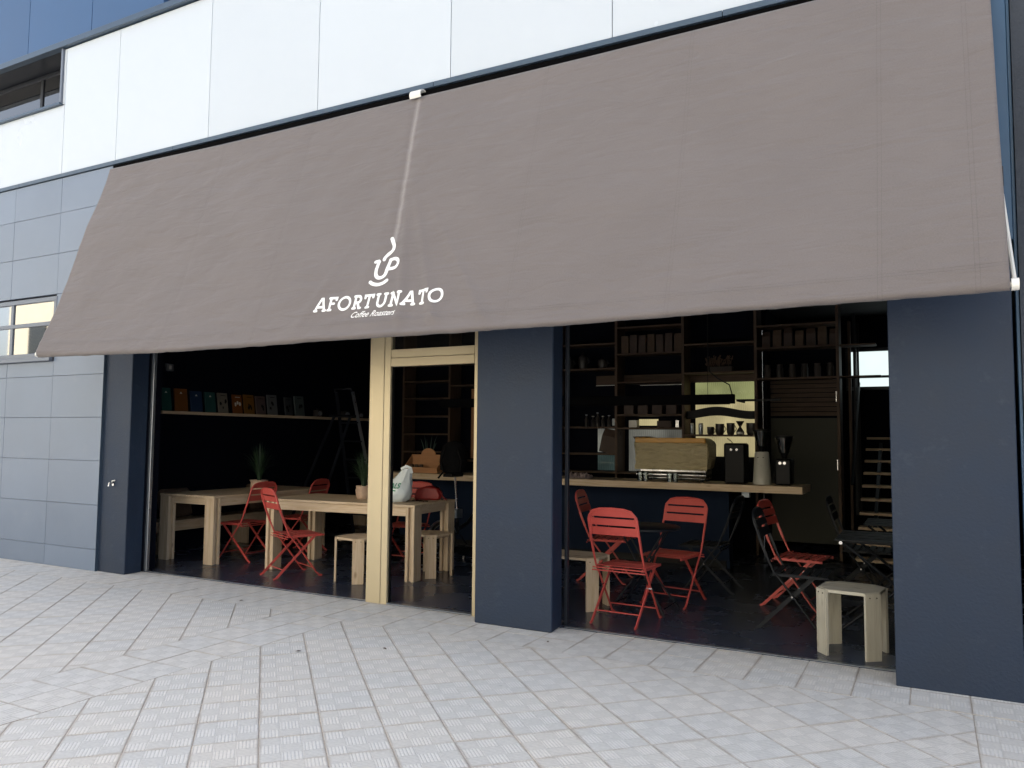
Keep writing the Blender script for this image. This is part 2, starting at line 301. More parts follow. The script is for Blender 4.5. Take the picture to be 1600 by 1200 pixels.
# ------------------------------------------------------------------ mesh helpers
class MB:
    def __init__(s, bev=0): s.v = []; s.f = []; s.bev = bev; s.uv = None
    def box(s, x0, x1, y0, y1, z0, z1):
        n = len(s.v)
        s.v += [(x, y, z) for z in (z0, z1) for x, y in ((x0, y0), (x1, y0), (x1, y1), (x0, y1))]
        s.f += [tuple(n + i for i in q) for q in ((0, 3, 2, 1), (4, 5, 6, 7), (0, 1, 5, 4), (1, 2, 6, 5), (2, 3, 7, 6), (3, 0, 4, 7))]
        return s
    def bar(s, p0, p1, w, t, up=(0, 0, 1)):
        """rectangular bar from p0 to p1, w across, t along up-ish"""
        a = Vector(p0); b = Vector(p1); d = (b - a).normalized(); u = Vector(up); x = d.cross(u)
        if x.length < 1e-4: x = d.cross(Vector((1, 0, 0)))
        x.normalize(); y = x.cross(d); n = len(s.v)
        for p in (a, b):
            for i, j in ((-1, -1), (1, -1), (1, 1), (-1, 1)): s.v.append(tuple(p + x * i * w / 2 + y * j * t / 2))
        s.f += [tuple(n + i for i in q) for q in ((3, 2, 1, 0), (4, 5, 6, 7), (0, 1, 5, 4), (1, 2, 6, 5), (2, 3, 7, 6), (3, 0, 4, 7))]
        return s
    def tube(s, pts, r, n=8, closed=False, ry=None):
        P = [Vector(p) for p in pts]; m = len(P); base = len(s.v); ref = None
        rs = r if isinstance(r, (list, tuple)) else [r] * m
        for i, p in enumerate(P):
            if closed: d = (P[(i + 1) % m] - P[i - 1])
            else: d = (P[min(i + 1, m - 1)] - P[max(i - 1, 0)])
            d.normalize()
            if ref is None:
                ref = Vector((0, 0, 1)) if abs(d.z) < .9 else Vector((1, 0, 0))
            x = ref - d * ref.dot(d)
            if x.length < 1e-5: x = d.orthogonal()
            x.normalize(); ref = x; y = d.cross(x)
            for k in range(n):
                a = 2 * math.pi * k / n
                s.v.append(tuple(p + x * math.cos(a) * rs[i] + y * math.sin(a) * (ry or rs[i])))
        for i in range(m if closed else m - 1):
            j = (i + 1) % m
            for k in range(n): s.f.append((base + i * n + k, base + i * n + (k + 1) % n, base + j * n + (k + 1) % n, base + j * n + k))
        if not closed:
            s.f.append(tuple(base + k for k in reversed(range(n)))); s.f.append(tuple(base + (m - 1) * n + k for k in range(n)))
        return s
    def lathe(s, prof, c=(0, 0, 0), n=16, sx=1, sy=1):
        base = len(s.v)
        for r, z in prof:
            for k in range(n):
                a = 2 * math.pi * k / n; s.v.append((c[0] + r * sx * math.cos(a), c[1] + r * sy * math.sin(a), c[2] + z))
        for i in range(len(prof) - 1):
            for k in range(n): s.f.append((base + i * n + k, base + i * n + (k + 1) % n, base + (i + 1) * n + (k + 1) % n, base + (i + 1) * n + k))
        s.f.append(tuple(base + k for k in reversed(range(n)))); s.f.append(tuple(base + (len(prof) - 1) * n + k for k in range(n)))
        return s
    def prism(s, poly, d0, d1, axis='z'):
        """poly in the two other axes, extruded along axis"""
        n = len(s.v); k = len(poly)
        for d in (d0, d1):
            for a, b in poly: s.v.append({'z': (a, b, d), 'y': (a, d, b), 'x': (d, a, b)}[axis])
        s.f.append(tuple(n + i for i in reversed(range(k)))); s.f.append(tuple(n + k + i for i in range(k)))
        for i in range(k): s.f.append((n + i, n + (i + 1) % k, n + k + (i + 1) % k, n + k + i))
        return s
    def rot(s, M_, start=0):
        for i in range(start, len(s.v)): s.v[i] = tuple(M_ @ Vector(s.v[i]))
        return s
    def mesh(s, name, mat_, smooth=False):
        me = bpy.data.meshes.new(name); me.from_pydata(s.v, [], s.f); me.validate()
        bm = bmesh.new(); bm.from_mesh(me); bmesh.ops.recalc_face_normals(bm, faces=bm.faces)
        if s.bev: bmesh.ops.bevel(bm, geom=[e for e in bm.edges if e.calc_face_angle(0) > .6], offset=s.bev, segments=1, affect='EDGES', clamp_overlap=True)
        bm.to_mesh(me); bm.free(); me.materials.append(mat_)
        if smooth:
            me.polygons.foreach_set('use_smooth', [True] * len(me.polygons))
            try: me.set_sharp_from_angle(angle=R(42))
            except Exception: pass
        return me
    def build(s, name, mat_, parent=None, smooth=False, world=False, **tags):
        if world and parent is not None:
            l = parent.location; s.v = [(x - l.x, y - l.y, z - l.z) for x, y, z in s.v]
        o = bpy.data.objects.new(name, s.mesh(name, mat_, smooth)); C.objects.link(o); o.parent = parent
        for k, v in tags.items(): o[k] = v
        return o

def thing(name, label, cat, loc=(0, 0, 0), rz=0, group=None):
    o = bpy.data.objects.new(name, None); C.objects.link(o); o.location = loc; o.rotation_euler = (0, 0, rz); o.empty_display_size = .1
    o['label'] = label; o['category'] = cat
    if group: o['group'] = group
    return o
def tag(o, label, cat, group=None):
    o['label'] = label; o['category'] = cat
    if group: o['group'] = group
    return o
def dup(root, loc, rz, label):
    r = root.copy(); C.objects.link(r); r.location = loc; r.rotation_euler = (0, 0, rz); r['label'] = label
    for ch in list(root.children):
        c = ch.copy(); C.objects.link(c); c.parent = r
        for g in list(ch.children):
            d = g.copy(); C.objects.link(d); d.parent = c
    return r
def place(o, loc, rz=0): o.location = loc; o.rotation_euler = (0, 0, rz); return o
def B(x0, x1, y0, y1, z0, z1, bev=0): return MB(bev).box(x0, x1, y0, y1, z0, z1)
def struct(name, mb, m_, **k): o = mb.build(name, m_, **k); o['kind'] = 'structure'; return o

# ------------------------------------------------------------------ ground
F = 5.323          # plane of the facade
street = struct('street', B(-160, 160, -160, -6.0, -.30, -.13), M['asphalt'])
pave = MB(); pave.box(-12.6, 3.2, .3, 5.62, -.05, -.0028)
pavement = struct('pavement', pave, M['sand'])
apron = MB(.01); apron.box(-60, 60, -5.998, .298, -.25, -.002); apron.box(-60, -12.603, .298, 5.30, -.25, -.002); apron.box(3.203, 60, .298, 5.30, -.25, -.002)
struct('pavement', apron, M['street'])
T = .300
def clip(poly, a, b, c):            # keep a*x+b*y <= c
    out = []
    for i in range(len(poly)):
        p, q = poly[i], poly[(i + 1) % len(poly)]; dp = a * p[0] + b * p[1] - c; dq = a * q[0] + b * q[1] - c
        if dp <= 0: out.append(p)
        if dp * dq < 0: k = dp / (dp - dq); out.append((p[0] + (q[0] - p[0]) * k, p[1] + (q[1] - p[1]) * k))
    return out
tiles = []      # (poly world xy, origin, angle, index)
def field(x0, x1, y0, y1, ang, ox, oy, t):
    g = .0014; ca, sa = math.cos(ang), math.sin(ang); rad = math.hypot(x1 - x0, y1 - y0) / t + 2; n = int(rad) + 1
    cx, cy = (x0 + x1) / 2, (y0 + y1) / 2
    ci = ((cx - ox) * ca + (cy - oy) * sa) / t; cj = (-(cx - ox) * sa + (cy - oy) * ca) / t
    for i in range(int(ci) - n, int(ci) + n):
        for j in range(int(cj) - n, int(cj) + n):
            c = [(i * t + g, j * t + g), ((i + 1) * t - g, j * t + g), ((i + 1) * t - g, (j + 1) * t - g), (i * t + g, (j + 1) * t - g)]
            p = [(ox + a * ca - b * sa, oy + a * sa + b * ca) for a, b in c]
            for k in ((1, 0, x1 - g), (-1, 0, -(x0 + g)), (0, 1, y1 - g), (0, -1, -(y0 + g))):
                p = clip(p, *k)
                if len(p) < 3: break
            if len(p) < 3: continue
            A = abs(sum(p[k][0] * p[(k + 1) % len(p)][1] - p[(k + 1) % len(p)][0] * p[k][1] for k in range(len(p)))) / 2
            if A < .00012: continue
            tiles.append((p, ox, oy, ca, sa, t, i, j, A))
XA0, XA1, XB, YC = -4.705, -4.105, .165, 4.93
field(XA1, XB, .30, YC, R(45.6), -2.868, 2.829, .2965)
field(-12.6, XA0, .30, YC, R(43.5), -4.80, 3.10, .2965)
field(XA0, XA1, .30, YC, 0, XA0, .13, T)
field(XB, 3.2, .30, YC, 0, XB, .13, T)
field(-12.6, 3.2, YC, 5.62, 0, XB, YC, T)
def tile_mesh(mb_uv, tl, dz=0, tilt=(0, 0), base=0):
    p, ox, oy, ca, sa, t, i, j, A = tl; ccx = sum(a for a, b in p) / len(p); ccy = sum(b for a, b in p) / len(p)
    mb, uvs = mb_uv; n = len(mb.v); k = len(p); ch = .0028
    def uvof(x, y): return ((x - ox) * ca + (y - oy) * sa) / t, (-(x - ox) * sa + (y - oy) * ca) / t
    def zz(x, y): return dz + (x - ccx) * tilt[0] + (y - ccy) * tilt[1]
    rings = []
    for ring in range(3):
        for a, b in p:
            if ring == 2:
                d = math.hypot(a - ccx, b - ccy); f = max(0, 1 - ch * 1.3 / max(d, .01)); x, y = ccx + (a - ccx) * f, ccy + (b - ccy) * f; z = zz(x, y)
            else: x, y = a, b; z = -.014 if ring == 0 else zz(x, y) - .0022
            mb.v.append((x, y, z)); uvs.append(uvof(x, y))
    for ring in range(2):
        for a in range(k): mb.f.append((n + ring * k + a, n + ring * k + (a + 1) % k, n + (ring + 1) * k + (a + 1) % k, n + (ring + 1) * k + a))
    mb.f.append(tuple(n + 2 * k + a for a in range(k)))
def tile_obj(name, mb, uvs, parent):
    me = bpy.data.meshes.new(name); me.from_pydata(mb.v, [], mb.f)
    ul = me.uv_layers.new(name='UVMap')
    for lp in me.loops: ul.data[lp.index].uv = uvs[lp.vertex_index]
    me.materials.append(M['paving']); o = bpy.data.objects.new(name, me); C.objects.link(o); o.parent = parent; return o
def view_size(tl):
    p = tl[0]; x = sum(a for a, b in p) / len(p); y = sum(b for a, b in p) / len(p); d = Vector((x, y, 0)) - cam.location
    zc = d.dot(fw)
    if zc < .5: return -1
    px, py = d.dot(rr) / zc, d.dot(uu) / zc
    if abs(px) > .70 or py < -.54: return -1
    return tl[8] / zc ** 2 * (1.45 / d.length)
tiles.sort(key=view_size, reverse=True)
rest = MB(), []
for n_, tl in enumerate(tiles):
    dz = random.uniform(-.0009, .0012); tl_ = (random.uniform(-.0035, .0035), random.uniform(-.0035, .0035))
    if n_ < 299 and view_size(tl) > 0:
        one = MB(), []; tile_mesh(one, tl, dz, tl_)
        cx_ = sum(a for a, b in tl[0]) / len(tl[0]); cy_ = sum(b for a, b in tl[0]) / len(tl[0])
        one[0].v = [(a - cx_, b - cy_, c) for a, b, c in one[0].v]
        o = tile_obj('paving_tile', one[0], one[1], pavement); o.location = (cx_, cy_, 0)
    else: tile_mesh(rest, tl, dz, tl_)
o = tile_obj('paving_tiles', rest[0], rest[1], pavement); o['kind'] = 'stuff'
# scattered dry leaves on the pavement
for i, (x, y, s) in enumerate(((-5.35, 5.02, .028), (-3.32, 4.40, .022), (-3.78, 4.06, .024), (-2.43, 5.12, .018))):
    mb = MB(); mb.v = [(0, -s, .004), (s * .5, -s * .2, .008), (s * .2, s, .005), (-s * .5, s * .3, .009), (0, 0, .012)]; mb.f = [(0, 1, 4), (1, 2, 4), (2, 3, 4), (3, 0, 4)]
    o = mb.build('dry_leaf', M['brownp']); place(o, (x, y, 0), i * 1.3)
    tag(o, ['dry leaf on the paving nearest the doorway of the left opening', 'dry leaf on the paving straight out from the gold door post', 'dry leaf lying furthest from the facade on the ribbed tiles', 'tiny dry leaf beside the foot of the middle navy pillar'][i], 'leaf', 'dry leaves on the pavement')

floor = struct('floor', B(-8.5, 3.0, 5.56, 12.2, -.2, .006), M['floor'])

# ------------------------------------------------------------------ the cafe building
bld = thing('cafe_building', 'modern building front with white, blue and grey cladding panels over a navy ground floor', 'building', (-3.5, F, 0))
def bp(name, mb, m_, smooth=False, parent=bld, **k): return mb.build(name, m_, parent, smooth, world=(parent is bld), **k)
bp('core_wall', B(-26, -8.56, 5.36, 13, 0, 4.40), M['darkframe'])
bp('core_wall', B(3.05, 14, 5.36, 13, 0, 4.40), M['navy'])
uw = MB(); uw.box(-26, 14, 5.80, 13, 4.40, 8.6); uw.box(-8.797, 14, 5.36, 5.80, 4.40, 5.92); uw.box(-26, -8.797, 5.36, 5.80, 4.40, 5.255); uw.box(-26, 14, 5.36, 5.80, 7.32, 8.6); uw.box(-26, -7.05, 5.36, 5.80, 5.98, 7.32); uw.box(-4.4, 14, 5.36, 5.80, 5.98, 7.32)
uw.box(-8.797, 14, 5.36, 5.80, 5.92, 5.98); uw.box(-26, -8.797, 5.36, 5.80, 5.935, 5.98)
bp('upper_wall', uw, M['darkframe'])
bp('roof_parapet', B(-26.1, 14.1, 5.28, 13.1, 8.6, 8.8, .02), M['flash'])
bp('lintel_wall', B(-7.80, .42, F, 5.66, 2.62, 4.372), M['navy'])
bp('pillar', B(-7.80, -7.37, 5.335, 5.535, 0, 2.62, .006), M['navy'])
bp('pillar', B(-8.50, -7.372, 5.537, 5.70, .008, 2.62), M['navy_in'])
mp_ = MB(.008); mp_.prism([(-3.185, 5.364), (-2.515, 5.364), (-2.545, 5.61), (-3.185, 5.61)], 0, 2.62, 'z'); bp('pillar', mp_, M['navy'])
bp('pillar', B(-.214, .432, 5.268, 5.60, 0, 2.619, .004), M['navy'])
bp('pilaster', B(.378, .452, 5.292, 5.36, 2.6205, 4.36, .002), M['blue_strip'])
bp('pilaster', B(.4545, .471, 5.300, 5.36, 0, 4.372, .002), M['blue_strip'])
bp('side_wall', B(.474, 3.05, 5.275, 5.36, 1.315, 8.5), M['darkplaster'])
bp('side_wall', B(.474, 3.05, 5.270, 5.36, 0, 1.312, .003), M['navy'])
# white cladding band
xs = [-11.92, -10.33, -8.754, -7.79, -6.34, -4.90, -3.453, -2.022, -.59, .44]
for i in range(len(xs) - 1):
    z1 = 5.918 if xs[i] > -8.76 else 5.25
    bp('cladding_panel', B(xs[i] + .003, xs[i + 1] - .003, 5.322, 5.352, 4.424, z1, .002), M['white'])
bp('cladding_panel', B(-8.796, -8.758, 5.322, 5.352, 5.262, 5.918, .002), M['white'])
# flashing under the white band, in lengths
fx = [-12, -8.73 - .8, -6.32 - .5, -3.60, -1.2, .44]
for i in range(5):
    f_ = MB(.002); f_.box(fx[i] + .002, fx[i + 1] - .002, 5.290, 5.345, 4.376, 4.420); bp('flashing', f_, M['flash'])
bp('painted_shadow_strip', B(-7.80, .375, 5.311, 5.3225, 4.24, 4.371), M['matt'])  # black strip stands in for the shade between flashing and awning
# blue floor above
bx = [-11.95, -10.73, -9.50, -8.28, -7.055]
for i in range(4): bp('cladding_panel', B(bx[i] + .004, bx[i + 1] - .004, 5.296, 5.355, 6.005, 7.60, .002), M['blue'])
bx2 = [-7.05, -5.83, -4.4, -3.2, -2, -.8, .4, 1.6]
for i in range(2, 7): bp('cladding_panel', B(bx2[i] + .004, bx2[i + 1] - .004, 5.296, 5.355, 6.005, 7.60, .002), M['blue'])
for i in range(11): bp('cladding_panel', B(-11.9 + i * 1.22, -11.9 + i * 1.22 + 1.212, 5.296, 5.355, 7.604, 8.58, .002), M['blue'])
bp('drip_edge', B(-12, .44, 5.272, 5.355, 5.930, 6.000, .004), M['flash'])
def window(x0, x1, z0, z1, y, fm, gm, mull=(), trans=(), fr=.045, d=.05, name='window'):
    """a frame with mullions and one pane per field"""
    f = MB(.003)
    f.box(x0, x1, y, y + d, z0, z0 + fr); f.box(x0, x1, y, y + d, z1 - fr, z1); f.box(x0, x0 + fr, y, y + d, z0 + fr, z1 - fr); f.box(x1 - fr, x1, y, y + d, z0 + fr, z1 - fr)
    w = bp(name, f, fm)
    for q in trans: MB(.002).box(x0 + fr, x1 - fr, y + .004, y + d - .004, q - .022, q + .022).build('transom', fm, w).location = (0, 0, 0)
    for q in mull: MB(.002).box(q - .025, q + .025, y + .008, y + d - .008, z0 + fr, z1 - fr).build('mullion', fm, w)
    MB().box(x0 + fr, x1 - fr, y + .022, y + .028, z0 + fr, z1 - fr).build('pane', gm, w)
    for c in w.children: c.location = -bld.location
    return w
# recessed strip window in the white band
window(-11.9, -8.83, 5.275, 5.93, 5.62, M['darkframe'], M['pane_dark'], mull=(-9.75,), trans=(5.47,))
rv = MB(); rv.box(-11.9, -8.797, 5.36, 5.62, 5.250, 5.27); rv.box(-8.83, -8.797, 5.30, 5.62, 5.272, 5.925); bp('window_reveal', rv, M['frame'])
bp('window_sill', B(-12, -8.80, 5.285, 5.355, 5.252, 5.282, .002), M['flash'])
window(-7.04, -4.42, 6.01, 7.30, 5.55, M['darkframe'], M['pane_dark'], mull=(-5.7,))
# low reflective window in the grey wall
window(-11.55, -8.689, 2.315, 3.005, 5.300, M['frame'], M['mirror'], mull=(-9.56,), trans=(2.70,), fr=.05)
bp('window_sill', B(-11.6, -8.72, 5.262, 5.318, 2.265, 2.312, .004), M['frame'])
# grey tile cladding left of the awning, each tile its own piece
rows = [0.0] + [.225 + .4672 * k for k in range(9)] + [4.372]
cols = [-7.803, -8.703, -9.606, -10.51, -11.41, -12.3]
for ci in range(5):
    for ri in range(len(rows) - 1):
        x1, x0 = cols[ci] - .002, cols[ci + 1] + .002; z0, z1 = rows[ri] + .0018, rows[ri + 1] - .0018
        if z1 - z0 < .04: continue
        segs = [(z0, z1)]
        if ci > 0:
            segs = []
            if z0 < 2.263: segs.append((z0, min(z1, 2.262)))
            if z1 > 3.007: segs.append((max(z0, 3.008), z1))
        for a, b in segs:
            if b - a > .03: bp('cladding_tile', B(x0, x1, 5.308 + random.uniform(-.0012, .0012), 5.345, a, b, .0015), M['tile'])
bp('edge_trim', B(-7.8025, -7.7995, 5.303, 5.334, 0, 2.6, 0), M['flash'])
# mirrored wall core behind the window
bp('core_wall', B(-8.56, -7.802, 5.36, 5.53, 0, 4.372), M['darkframe'])
# small tap on the left pillar
tp = thing('wall_tap', 'small chrome garden tap fixed to the navy pillar left of the opening', 'tap', (-7.60, 5.333, .92))
MB().tube([(0, 0, .015), (0, -.045, .015), (0, -.055, -.02)], .009, 8).build('spout', M['steel'], tp, True)
MB().tube([(-.005, -.012, .015), (-.005, -.012, .035), (.038, -.012, .042)], .006, 6).build('handle', M['wp'], tp, True)
MB().lathe([(.018, 0), (.018, .006)], n=12).rot(Matrix.Rotation(R(90), 4, 'X')).build('flange', M['steel'], tp, True)

# ------------------------------------------------------------------ glazing frames in the openings
gf = thing('gold_door_frame', 'champagne gold metal door frame with a fanlight between the two big openings', 'door frame', (-3.8, 5.545, 0))
def gp(name, mb, m_=None): return mb.build(name, m_ or M['gold'], gf, world=True)
gp('post', B(-4.402, -4.247, 5.543, 5.63, 0, 2.60, .004))
gp('post', B(-4.243, -4.178, 5.546, 5.61, 0, 2.60, .003))
gp('post', B(-3.318, -3.19, 5.546, 5.61, 0, 2.60, .003))
gp('door_head', B(-4.176, -3.320, 5.546, 5.60, 2.062, 2.136, .003))
gp('transom', B(-4.176, -3.320, 5.548, 5.60, 2.139, 2.212, .003))
gp('fanlight_pane', B(-4.176, -3.320, 5.570, 5.576, 2.213, 2.6), M['glass'])
gp('gasket', B(-4.1775, -4.168, 5.57, 5.60, .01, 2.06), M['blackp']); gp('gasket', B(-3.326, -3.3185, 5.57, 5.60, .01, 2.06), M['blackp'])
gp('threshold', B(-4.176, -3.320, 5.545, 5.60, .004, .014, .002), M['pole'])
pf = thing('folding_glazing_post', 'slim grey aluminium post of folded glazing by the left pillar', 'post', (-7.32, 5.56, 0))
MB(.003).box(-.018, .018, -.018, .018, .01, 2.6).build('post', M['pole'], pf)
MB().box(-.045, -.028, -.01, .02, .01, 2.6).build('guide', M['darkframe'], pf)
pf2 = thing('folding_glazing_post', 'narrow dark frame strip on the right side of the middle pillar', 'post', (-2.515, 5.635, 0))
MB(.002).box(-.012, .012, -.02, .02, .01, 2.6).build('post', M['darkframe'], pf2)

bp('door_sill', B(-2.50, -.218, 5.556, 5.590, .0065, .012, .001), M['pole'])
bp('door_sill', B(-7.30, -4.405, 5.556, 5.580, .0065, .011, .001), M['pole'])
# ------------------------------------------------------------------ interior shell
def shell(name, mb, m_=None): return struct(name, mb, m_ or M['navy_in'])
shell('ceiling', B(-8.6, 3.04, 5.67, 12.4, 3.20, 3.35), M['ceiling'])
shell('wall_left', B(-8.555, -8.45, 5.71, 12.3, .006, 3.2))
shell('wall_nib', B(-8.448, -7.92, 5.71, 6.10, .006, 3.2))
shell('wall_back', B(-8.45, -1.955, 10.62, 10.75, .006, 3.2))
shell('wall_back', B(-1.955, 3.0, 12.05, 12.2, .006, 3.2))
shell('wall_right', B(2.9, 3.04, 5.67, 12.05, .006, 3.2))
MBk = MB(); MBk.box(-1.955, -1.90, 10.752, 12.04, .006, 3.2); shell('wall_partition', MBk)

# ------------------------------------------------------------------ awning
ZB = [(-7.808, 2.203), (-6.062, 2.172), (-4.814, 2.172), (-4.266, 2.180), (-3.452, 2.178), (-2.73, 2.178), (-2.172, 2.180), (-.942, 2.196), (-.082, 2.204), (.40, 2.210)]
def zbot(X):
    if X <= ZB[0][0]: return ZB[0][1]
    for (a, p), (b, q) in zip(ZB, ZB[1:]):
        if X <= b: return p + (q - p) * (X - a) / (b - a)
    return ZB[-1][1]
AX0, AX1 = -7.808, .372
from mathutils import noise as mnoise
def bell(x, w): return math.exp(-(x / w) ** 2)
def wr(X, t):
    """outward displacement of the cloth (t = height along it, 0 bottom .. 2.2 top)"""
    d = .0035 * math.sin(t * 9 + X * .7) * (0.5 + .5 * mnoise.noise(Vector((X * .8, t * .6, 0))))
    d += .034 * mnoise.noise(Vector((X * .7, t * 1.1, 3)))
    d += .0070 * mnoise.noise(Vector((X * 3.1 + t * .9, t * 6.0 - X * 1.6, 7))) * (1.15 if X < -3.6 else .8)
    d += .0026 * mnoise.noise(Vector((X * 9 + t * 2, t * 17 - X * 3, 1)))
    cx = -3.655 - .05 * (t - .83)
    d += .016 * bell(X - cx, .05) * min(1, max(0, (t - .3) / .8)) * -1 + .010 * bell(X - cx, .16)
    d += .006 * mnoise.noise(Vector((X * 5, t * 22, 9))) * bell(X - cx, .13) * (1 if t > .5 else .4)
    # folds fanning out below the logo
    fade = max(0, 1 - t / 1.5)
    for a, amp, w0 in ((.30, .030, .045), (.62, .030, .05), (1.05, .024, .055), (-.22, .008, .05), (-.75, .010, .06)):
        xc = -3.70 + a * (1 - t / 1.6)
        d += amp * bell(X - xc, w0 * (.5 + .6 * fade)) * fade * min(1, t / .12)
    for s in SEAMS: d += -.0020 * bell(X - s, .014) + .0028 * mnoise.noise(Vector((X * 6, t * 8, s))) * bell(X - s, .10)
    d += .004 * bell(t - .11, .02)
    return d * min(1, (2.2 - t) / .25 + .05)
def awp(X, t, off=0.):
    zb = zbot(X) + .030; yb = 4.588; P0 = Vector((X, yb, zb)); P1 = Vector((X, 5.277, 4.322)); Ld = (P1 - P0); L_ = Ld.length; U = Ld / L_; Nn = Vector((0, -U.z, U.y))
    sag = -.02 * math.sin(min(1, max(0, t / L_)) * math.pi)
    return P0 + U * t + Nn * (wr(X, t) + off + sag)
aw = thing('awning', 'large taupe canvas awning pulled down over the cafe front with a white coffee cup logo', 'awning', (-3.7, 5.28, 2.2))
NX, NT = 460, 110
vv = []; uvs = []; ff = []
def colpts(X):
    pts = []
    zc = zbot(X) + .030; yc = 4.588 + .026      # hem tube centre
    for k in range(9):                          # wrap round the bar, back to front
        a = R(-20 + k * (200 / 8.)); rb = .031 + .0045 * mnoise.noise(Vector((X * 6, k * .5 + X, 2))) + .002 * mnoise.noise(Vector((X * 19, k * .3, 6)))
        pts.append((Vector((X, yc + rb * math.cos(a), zc - rb * math.sin(a) )), -.10 + .011 * k))
    for j in range(1, NT + 1):
        t = 2.205 * j / NT; pts.append((awp(X, t), t))
    return pts
for i in range(NX + 1):
    X = AX0 + (AX1 - AX0) * i / NX
    cp = colpts(X); m_n = len(cp)
    for p, t in cp: vv.append(tuple(p)); uvs.append((X, t))
for i in range(NX):
    for j in range(m_n - 1): a = i * m_n + j; ff.append((a, a + m_n, a + m_n + 1, a + 1))
l = aw.location; me = bpy.data.meshes.new('canvas'); me.from_pydata([(a - l.x, b - l.y, c - l.z) for a, b, c in vv], [], ff)
ul = me.uv_layers.new(name='UVMap')
for lp in me.loops: ul.data[lp.index].uv = uvs[lp.vertex_index]
me.materials.append(M['awning']); me.polygons.foreach_set('use_smooth', [True] * len(me.polygons))
canvas = bpy.data.objects.new('canvas', me); C.objects.link(canvas); canvas.parent = aw
sm = canvas.modifiers.new('solid', 'SOLIDIFY'); sm.thickness = .0018; sm.offset = -1
def ap(name, mb, m_, smooth=True): return mb.build(name, m_, aw, smooth, world=True)
ap('roller_tube', MB().tube([(-7.83, 5.303, 4.300), (.372, 5.303, 4.300)], .018, 12), M['darkframe'])
ap('front_bar', MB().tube([(x, 4.614, zbot(x) + .030) for x in [a for a, b in ZB[:-1]] + [.405]], .016, 12), M['wp'])
ap('end_cap', MB().tube([(-7.835, 4.614, 2.233), (-7.812, 4.614, 2.233)], .030, 12), M['wp'])
ap('end_cap', MB().tube([(.378, 4.614, 2.240), (.412, 4.614, 2.240)], .032, 12), M['wp'])
ap('side_arm', MB().tube([(.392, 5.26, 2.98), (.398, 4.95, 2.58), (.398, 4.66, 2.262)], .011, 8), M['wp'])
ap('side_arm', MB().tube([(-7.79, 5.28, 2.98), (-7.79, 4.68, 2.262)], .011, 8), M['wp'])
ap('arm_pivot', MB(.004).box(.375, .41, 5.22, 5.30, 2.92, 3.04), M['darkframe'])
br = MB(); arc = [(5.29 - .062 * math.cos(a_), 4.315 + .052 * math.sin(a_)) for a_ in [R(-35 + 155 * k / 10) for k in range(11)]]
arci = [(5.29 - .052 * math.cos(a_), 4.315 + .042 * math.sin(a_)) for a_ in [R(-35 + 155 * k / 10) for k in range(11)]]
br.prism(arc + arci[::-1], -3.80, -3.69, 'x'); ap('roller_bracket', br, M['wp'])
# printed logo: ribbons that follow the cloth
lay = [0]
def ribbon(mb, pts, w, caps=True, closed=False):
    """pts on the cloth (X, t); each stroke sits a hair above the last so that crossings never share a plane"""
    lay[0] += 1; off = .0030 + .00012 * (lay[0] % 8)
    P = []
    n = len(pts)
    for i in range(n - (0 if closed else 1)):
        a, b = pts[i], pts[(i + 1) % n]; L_ = math.hypot(b[0] - a[0], b[1] - a[1]); k = max(1, int(L_ / .012))
        for q in range(k): P.append((a[0] + (b[0] - a[0]) * q / k, a[1] + (b[1] - a[1]) * q / k))
    if not closed: P.append(pts[-1])
    m_ = len(P); base = len(mb.v)
    for i in range(m_):
        a = P[i - 1] if (i > 0 or closed) else P[i]; b = P[(i + 1) % m_] if (i < m_ - 1 or closed) else P[i]
        d1 = (P[i][0] - a[0], P[i][1] - a[1]); d2 = (b[0] - P[i][0], b[1] - P[i][1])
        def nrm(d): l_ = math.hypot(*d); return (d[0] / l_, d[1] / l_) if l_ > 1e-9 else None
        d1 = nrm(d1) or nrm(d2); d2 = nrm(d2) or d1
        mx_, my_ = -(d1[1] + d2[1]), (d1[0] + d2[0]); l_ = math.hypot(mx_, my_) or 1; mx_, my_ = mx_ / l_, my_ / l_
        f = min(2.2, 1 / max(.3, mx_ * -d1[1] + my_ * d1[0])) * w / 2
        for s_ in (1, -1): mb.v.append(tuple(awp(P[i][0] + mx_ * f * s_, P[i][1] + my_ * f * s_, off)))
    for i in range(m_ - (0 if closed else 1)):
        j = (i + 1) % m_; mb.f.append((base + 2 * i, base + 2 * i + 1, base + 2 * j + 1, base + 2 * j))
    if caps and not closed:
        for (c, o_, iv) in ((P[0], P[1], 0), (P[-1], P[-2], m_ - 1)):
            d = math.atan2(c[1] - o_[1], c[0] - o_[0]); st = len(mb.v)
            for k in range(1, 6): a_ = d + R(90 - 30 * k) * (1 if iv == 0 else 1); mb.v.append(tuple(awp(c[0] + math.cos(a_) * w / 2, c[1] + math.sin(a_) * w / 2, off)))
            ids = [base + 2 * iv + (1 if iv == 0 else 0)] + [st + k for k in range(5)] + [base + 2 * iv + (0 if iv == 0 else 1)]
            mb.f.append(tuple(ids))
def arcp(cx_, cy_, rx, ry, a0, a1, n=14): return [(cx_ + rx * math.cos(R(a0 + (a1 - a0) * k / n)), cy_ + ry * math.sin(R(a0 + (a1 - a0) * k / n))) for k in range(n + 1)]
def smoothp(pts, n=6):
    out = []
    for i in range(len(pts) - 1):
        p0 = pts[max(i - 1, 0)]; p1 = pts[i]; p2 = pts[i + 1]; p3 = pts[min(i + 2, len(pts) - 1)]
        for k in range(n):
            u = k / n; out.append(tuple(.5 * ((2 * p1[c]) + (-p0[c] + p2[c]) * u + (2 * p0[c] - 5 * p1[c] + 4 * p2[c] - p3[c]) * u * u + (-p0[c] + 3 * p1[c] - 3 * p2[c] + p3[c]) * u ** 3) for c in (0, 1)))
    return out + [pts[-1]]
